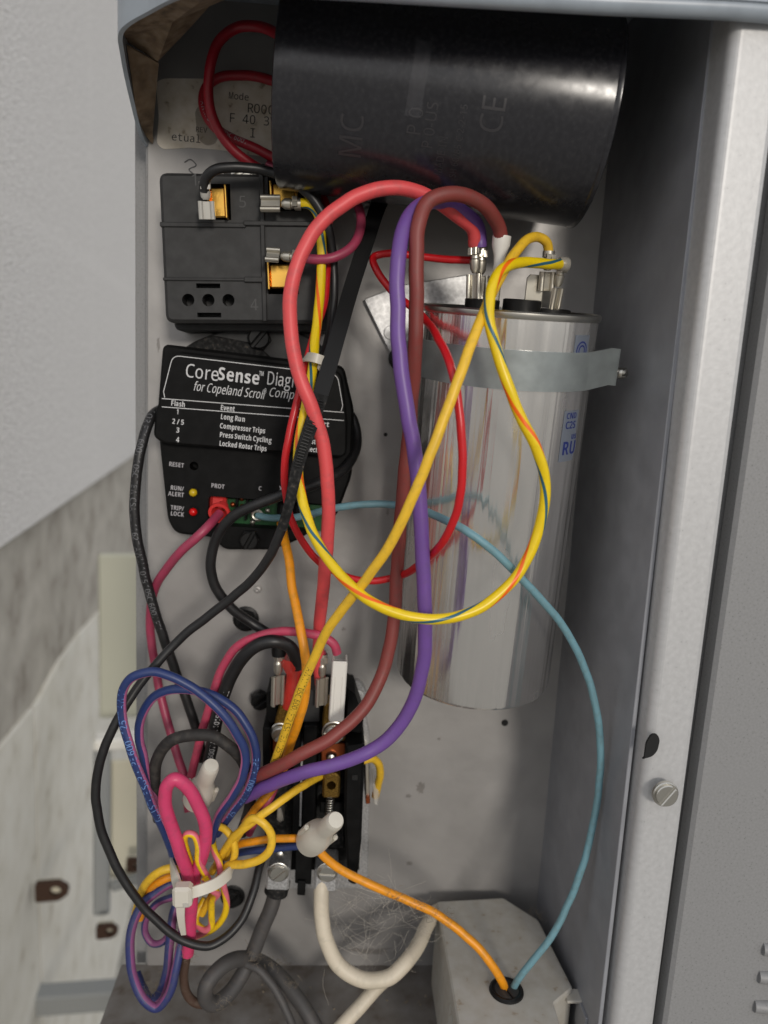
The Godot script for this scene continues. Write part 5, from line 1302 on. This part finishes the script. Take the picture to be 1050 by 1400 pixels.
# ---- ties and wire nuts ----
func ties_and_nuts() -> void:
	# long black tie
	var t := thing("cable_tie", Vector3(-41, 8.7, 60), "long flat black cable tie running down from the start capacitor, ribbed lower half", "cable tie", "cable ties")
	var path := smooth([-8.3, 136.4, 24, -11.2, 128.5, 30, -15.3, 113.9, 40, -20.4, 95.3, 50, -24.4, 78.6, 60, -27.6, 64.9, 67, -30.3, 54.3, 72])
	part("strap", MB.new().band(path, 6.4, 5.6, 1.3, Vector3(0.0, 0.1, 1)), M.black, t)
	var tail := smooth([-30.3, 54.3, 72, -32.5, 45.9, 76, -35.5, 36.1, 79, -37.7, 26.9, 80, -39.7, 16.2, 80, -42.2, 5.3, 78])
	part("ribbed_strap", MB.new().band(tail, 5.6, 3.2, 1.3, Vector3(0.1, 0.1, 1)), M.black_dusty, t)
	for i in range(2, 26):
		var q := tail[i]
		var d := (tail[i + 1] - tail[i - 1]).normalized()
		part("tooth", MB.new().box(q + Vector3(0, 0, 0.9), Vector3(3.8 - i * 0.05, 0.65, 0.7), Basis(d.cross(Vector3(0, 0, 1)).normalized(), d, Vector3(0, 0, 1)), 0.15), M.black, t)
	# white tie of the bundle
	t = thing("cable_tie", Vector3(-80, -161.4, 60), "white cable tie with a square head round the wire bundle", "cable tie", "cable ties")
	part("head", MB.new().box(Vector3(-77.4, -145.3, 74), Vector3(7.6, 9.0, 6.0), rotz(0.03), 1.2), M.nylon, t)
	part("head_slot", MB.new().box(Vector3(-75.8, -147.8, 76.4), Vector3(2.4, 2.2, 1.6), rotz(0.03), 0.3), M.box, t)
	part("strap", MB.new().band(smooth([-76, -145, 74, -71.1, -143.4, 74, -64.9, -142.5, 71, -60.4, -142.5, 64, -60.7, -147.1, 52, -66.1, -149.7, 42, -75, -154.6, 36]), 4.4, 4.4, 1.1, Vector3(0.2, 0.3, 1)), M.nylon, t)
	part("strap", MB.new().band(smooth([-79.3, -145.2, 72, -82.5, -142, 66, -85.8, -143.2, 56, -86, -147.3, 46, -80.5, -153.3, 38]), 4.2, 4.2, 1.1, Vector3(-0.5, 0.2, 1)), M.nylon, t)
	part("tail", MB.new().band(smooth([-78.1, -147.5, 75, -78.2, -154.1, 74, -78, -160.9, 72, -77.7, -166.2, 70]), 3.6, 2.0, 1.0, Vector3(0, 0.2, 1)), M.nylon, t)
	# small clear tie round the bundle at the relay
	t = thing("cable_tie", Vector3(-33.2, 66.9, 60), "small translucent tie round the yellow, red and black wires above the module label", "cable tie", "cable ties")
	part("loop", MB.new().band(smooth([-37.5, 66.9, 50, -35.9, 67.7, 63, -32.5, 67.3, 68, -29.3, 66.4, 65, -27.8, 66, 52]), 3.4, 3.4, 0.9, Vector3(0, 0.15, 1)), M.nylon, t)
	part("head", MB.new().box(Vector3(-29.6, 64.9, 63), Vector3(4.4, 4.4, 3.6), rotz(-0.2), 0.6), M.nylon, t)
	# wire nuts: a flared skirt narrowing to a long round tip
	for w in [[Vector3(-27.8, -129.2, 62), Vector3(-18.2, -103.4, 88), 6.31, 3.62, "white wire nut with a long tip in front of the contactor's lower lugs"], [Vector3(-76.5, -118.6, 50), Vector3(-68.2, -93.9, 66), 5.98, 3.51, "white wire nut pointing upwards inside the blue wire loops"]]:
		var a: Vector3 = w[0]
		var e: Vector3 = w[1]
		var d := (e - a).normalized()
		var l := a.distance_to(e)
		var r: float = w[2]
		var r1: float = w[3]
		t = thing("wire_nut", a, w[4], "wire nut", "white wire nuts")
		part("skirt", MB.new().lathe([Vector2(r * 0.5, 0.6), Vector2(r * 0.86, 0), Vector2(r, 0.9), Vector2(r * 1.02, l * 0.22), Vector2(r * 0.95, l * 0.36), Vector2(r * 0.78, l * 0.46), Vector2(r1 * 1.12, l * 0.54), Vector2(r1 * 1.04, l * 0.62)], a, d, 40), M.nylon, t)
		part("tip", MB.new().lathe([Vector2(r1 * 1.04, l * 0.62), Vector2(r1, l * 0.93), Vector2(r1 * 0.93, l * 0.97), Vector2(r1 * 0.8, l), Vector2(0, l * 1.005)], a, d, 36), M.nylon, t)
		var sx := d.cross(Vector3(0, 0, 1)).normalized()
		for s in [-1.0, 1.0]: part("wing", MB.new().box(a + d * l * 0.3 + sx * s * r * 0.98, Vector3(1.8, l * 0.34, 2.6), Basis(sx, d, sx.cross(d)), 0.8), M.nylon, t)

# ---- cobweb and lint ----
func dust() -> void:
	var k := RandomNumberGenerator.new()
	k.seed = 77
	var mb := MB.new()
	var a := pts([-13, -148.7, 58, -2.7, -161.3, 50, 9.9, -163.2, 56, 21, -165.8, 58, 5.2, -184, 44, -7.8, -189.9, 46, -0.8, -201.4, 50, -16.3, -183.5, 40, 18.9, -193.5, 46, 7.4, -152.2, 60, 25.7, -168.5, 60, -18.7, -164, 44, 2.7, -187.4, 30, -10.9, -190.1, 24])
	for i in 110:
		var p := a[k.randi_range(0, a.size() - 1)] + Vector3(k.randfn(0, 6), k.randfn(0, 6), k.randfn(0, 4))
		var q := a[k.randi_range(0, a.size() - 1)] + Vector3(k.randfn(0, 6), k.randfn(0, 6), k.randfn(0, 4))
		if p.distance_to(q) > 26.0: q = p + (q - p).normalized() * k.randf_range(6, 22)
		var m := (p + q) * 0.5 + Vector3(k.randfn(0, 2), k.randfn(0, 2) - 1.0, k.randfn(0, 2))
		mb.tube(smooth([p.x, p.y, p.z, m.x, m.y, m.z, q.x, q.y, q.z], 5), k.randf_range(0.02, 0.045), -1.0, 4, 0.0, false)
	var w := part("cobweb", mb, M.web, null, Vector3(5, -179.6, 45))
	tag(w, "grey cobweb strung between the dusty orange wire and the white wire", "cobweb")
	w.set_meta("kind", "stuff")
	mb = MB.new()
	var spots := pts([10.2, -153.1, 64, 18.2, -157.1, 64, 24.7, -160.5, 64, 31, -163.2, 65, -77.7, -186.6, 58, -79, -183.8, 58, -82.2, -180.2, 56, -87.9, -178.4, 48, -84.4, -180.5, 48, -94.2, -206.2, 56, -96.5, -205.1, 54, -53.3, -198.1, 46, -50.1, -199.6, 46, -42.2, -206.2, 40, -33.4, -212.2, 44, -64.4, -209.5, 58, -38, -222.3, 20, 83.7, -192.3, 24, 94.9, -196.2, 24])
	for s in spots:
		for i in 26:
			var p := s + Vector3(k.randfn(0, 2.0), k.randfn(0, 1.4), k.randfn(0, 1.2))
			var q := p + Vector3(k.randfn(0, 1.6), k.randfn(0, 1.6), k.randfn(0, 1.2))
			var m := (p + q) * 0.5 + Vector3(k.randfn(0, 0.9), k.randfn(0, 0.9), k.randfn(0, 0.6))
			mb.tube(smooth([p.x, p.y, p.z, m.x, m.y, m.z, q.x, q.y, q.z], 4), k.randf_range(0.03, 0.07), -1.0, 4, 0.0, false)
	w = part("dust", mb, M.fluff, null, Vector3(-64.4, -209.5, 58))
	tag(w, "brown lint and dust caught on the wires and the tray", "dust")
	w.set_meta("kind", "stuff")
	mb = MB.new()
	for i in 260:   # grit on the tray
		var p := Vector3(k.randf_range(-112, 34), -240, k.randf_range(2, 128))
		mb.box(p + Vector3(0, 0.2, 0), Vector3.ONE * k.randf_range(0.25, 0.9), Basis(Vector3(k.randf(), 1, k.randf()).normalized(), k.randf() * 6.0), 0.05)
	w = part("grit", mb, M.fluff, null, Vector3(-20, -240, 60))
	tag(w, "grit and crumbs scattered over the dirty tray", "dirt")
	w.set_meta("kind", "stuff")
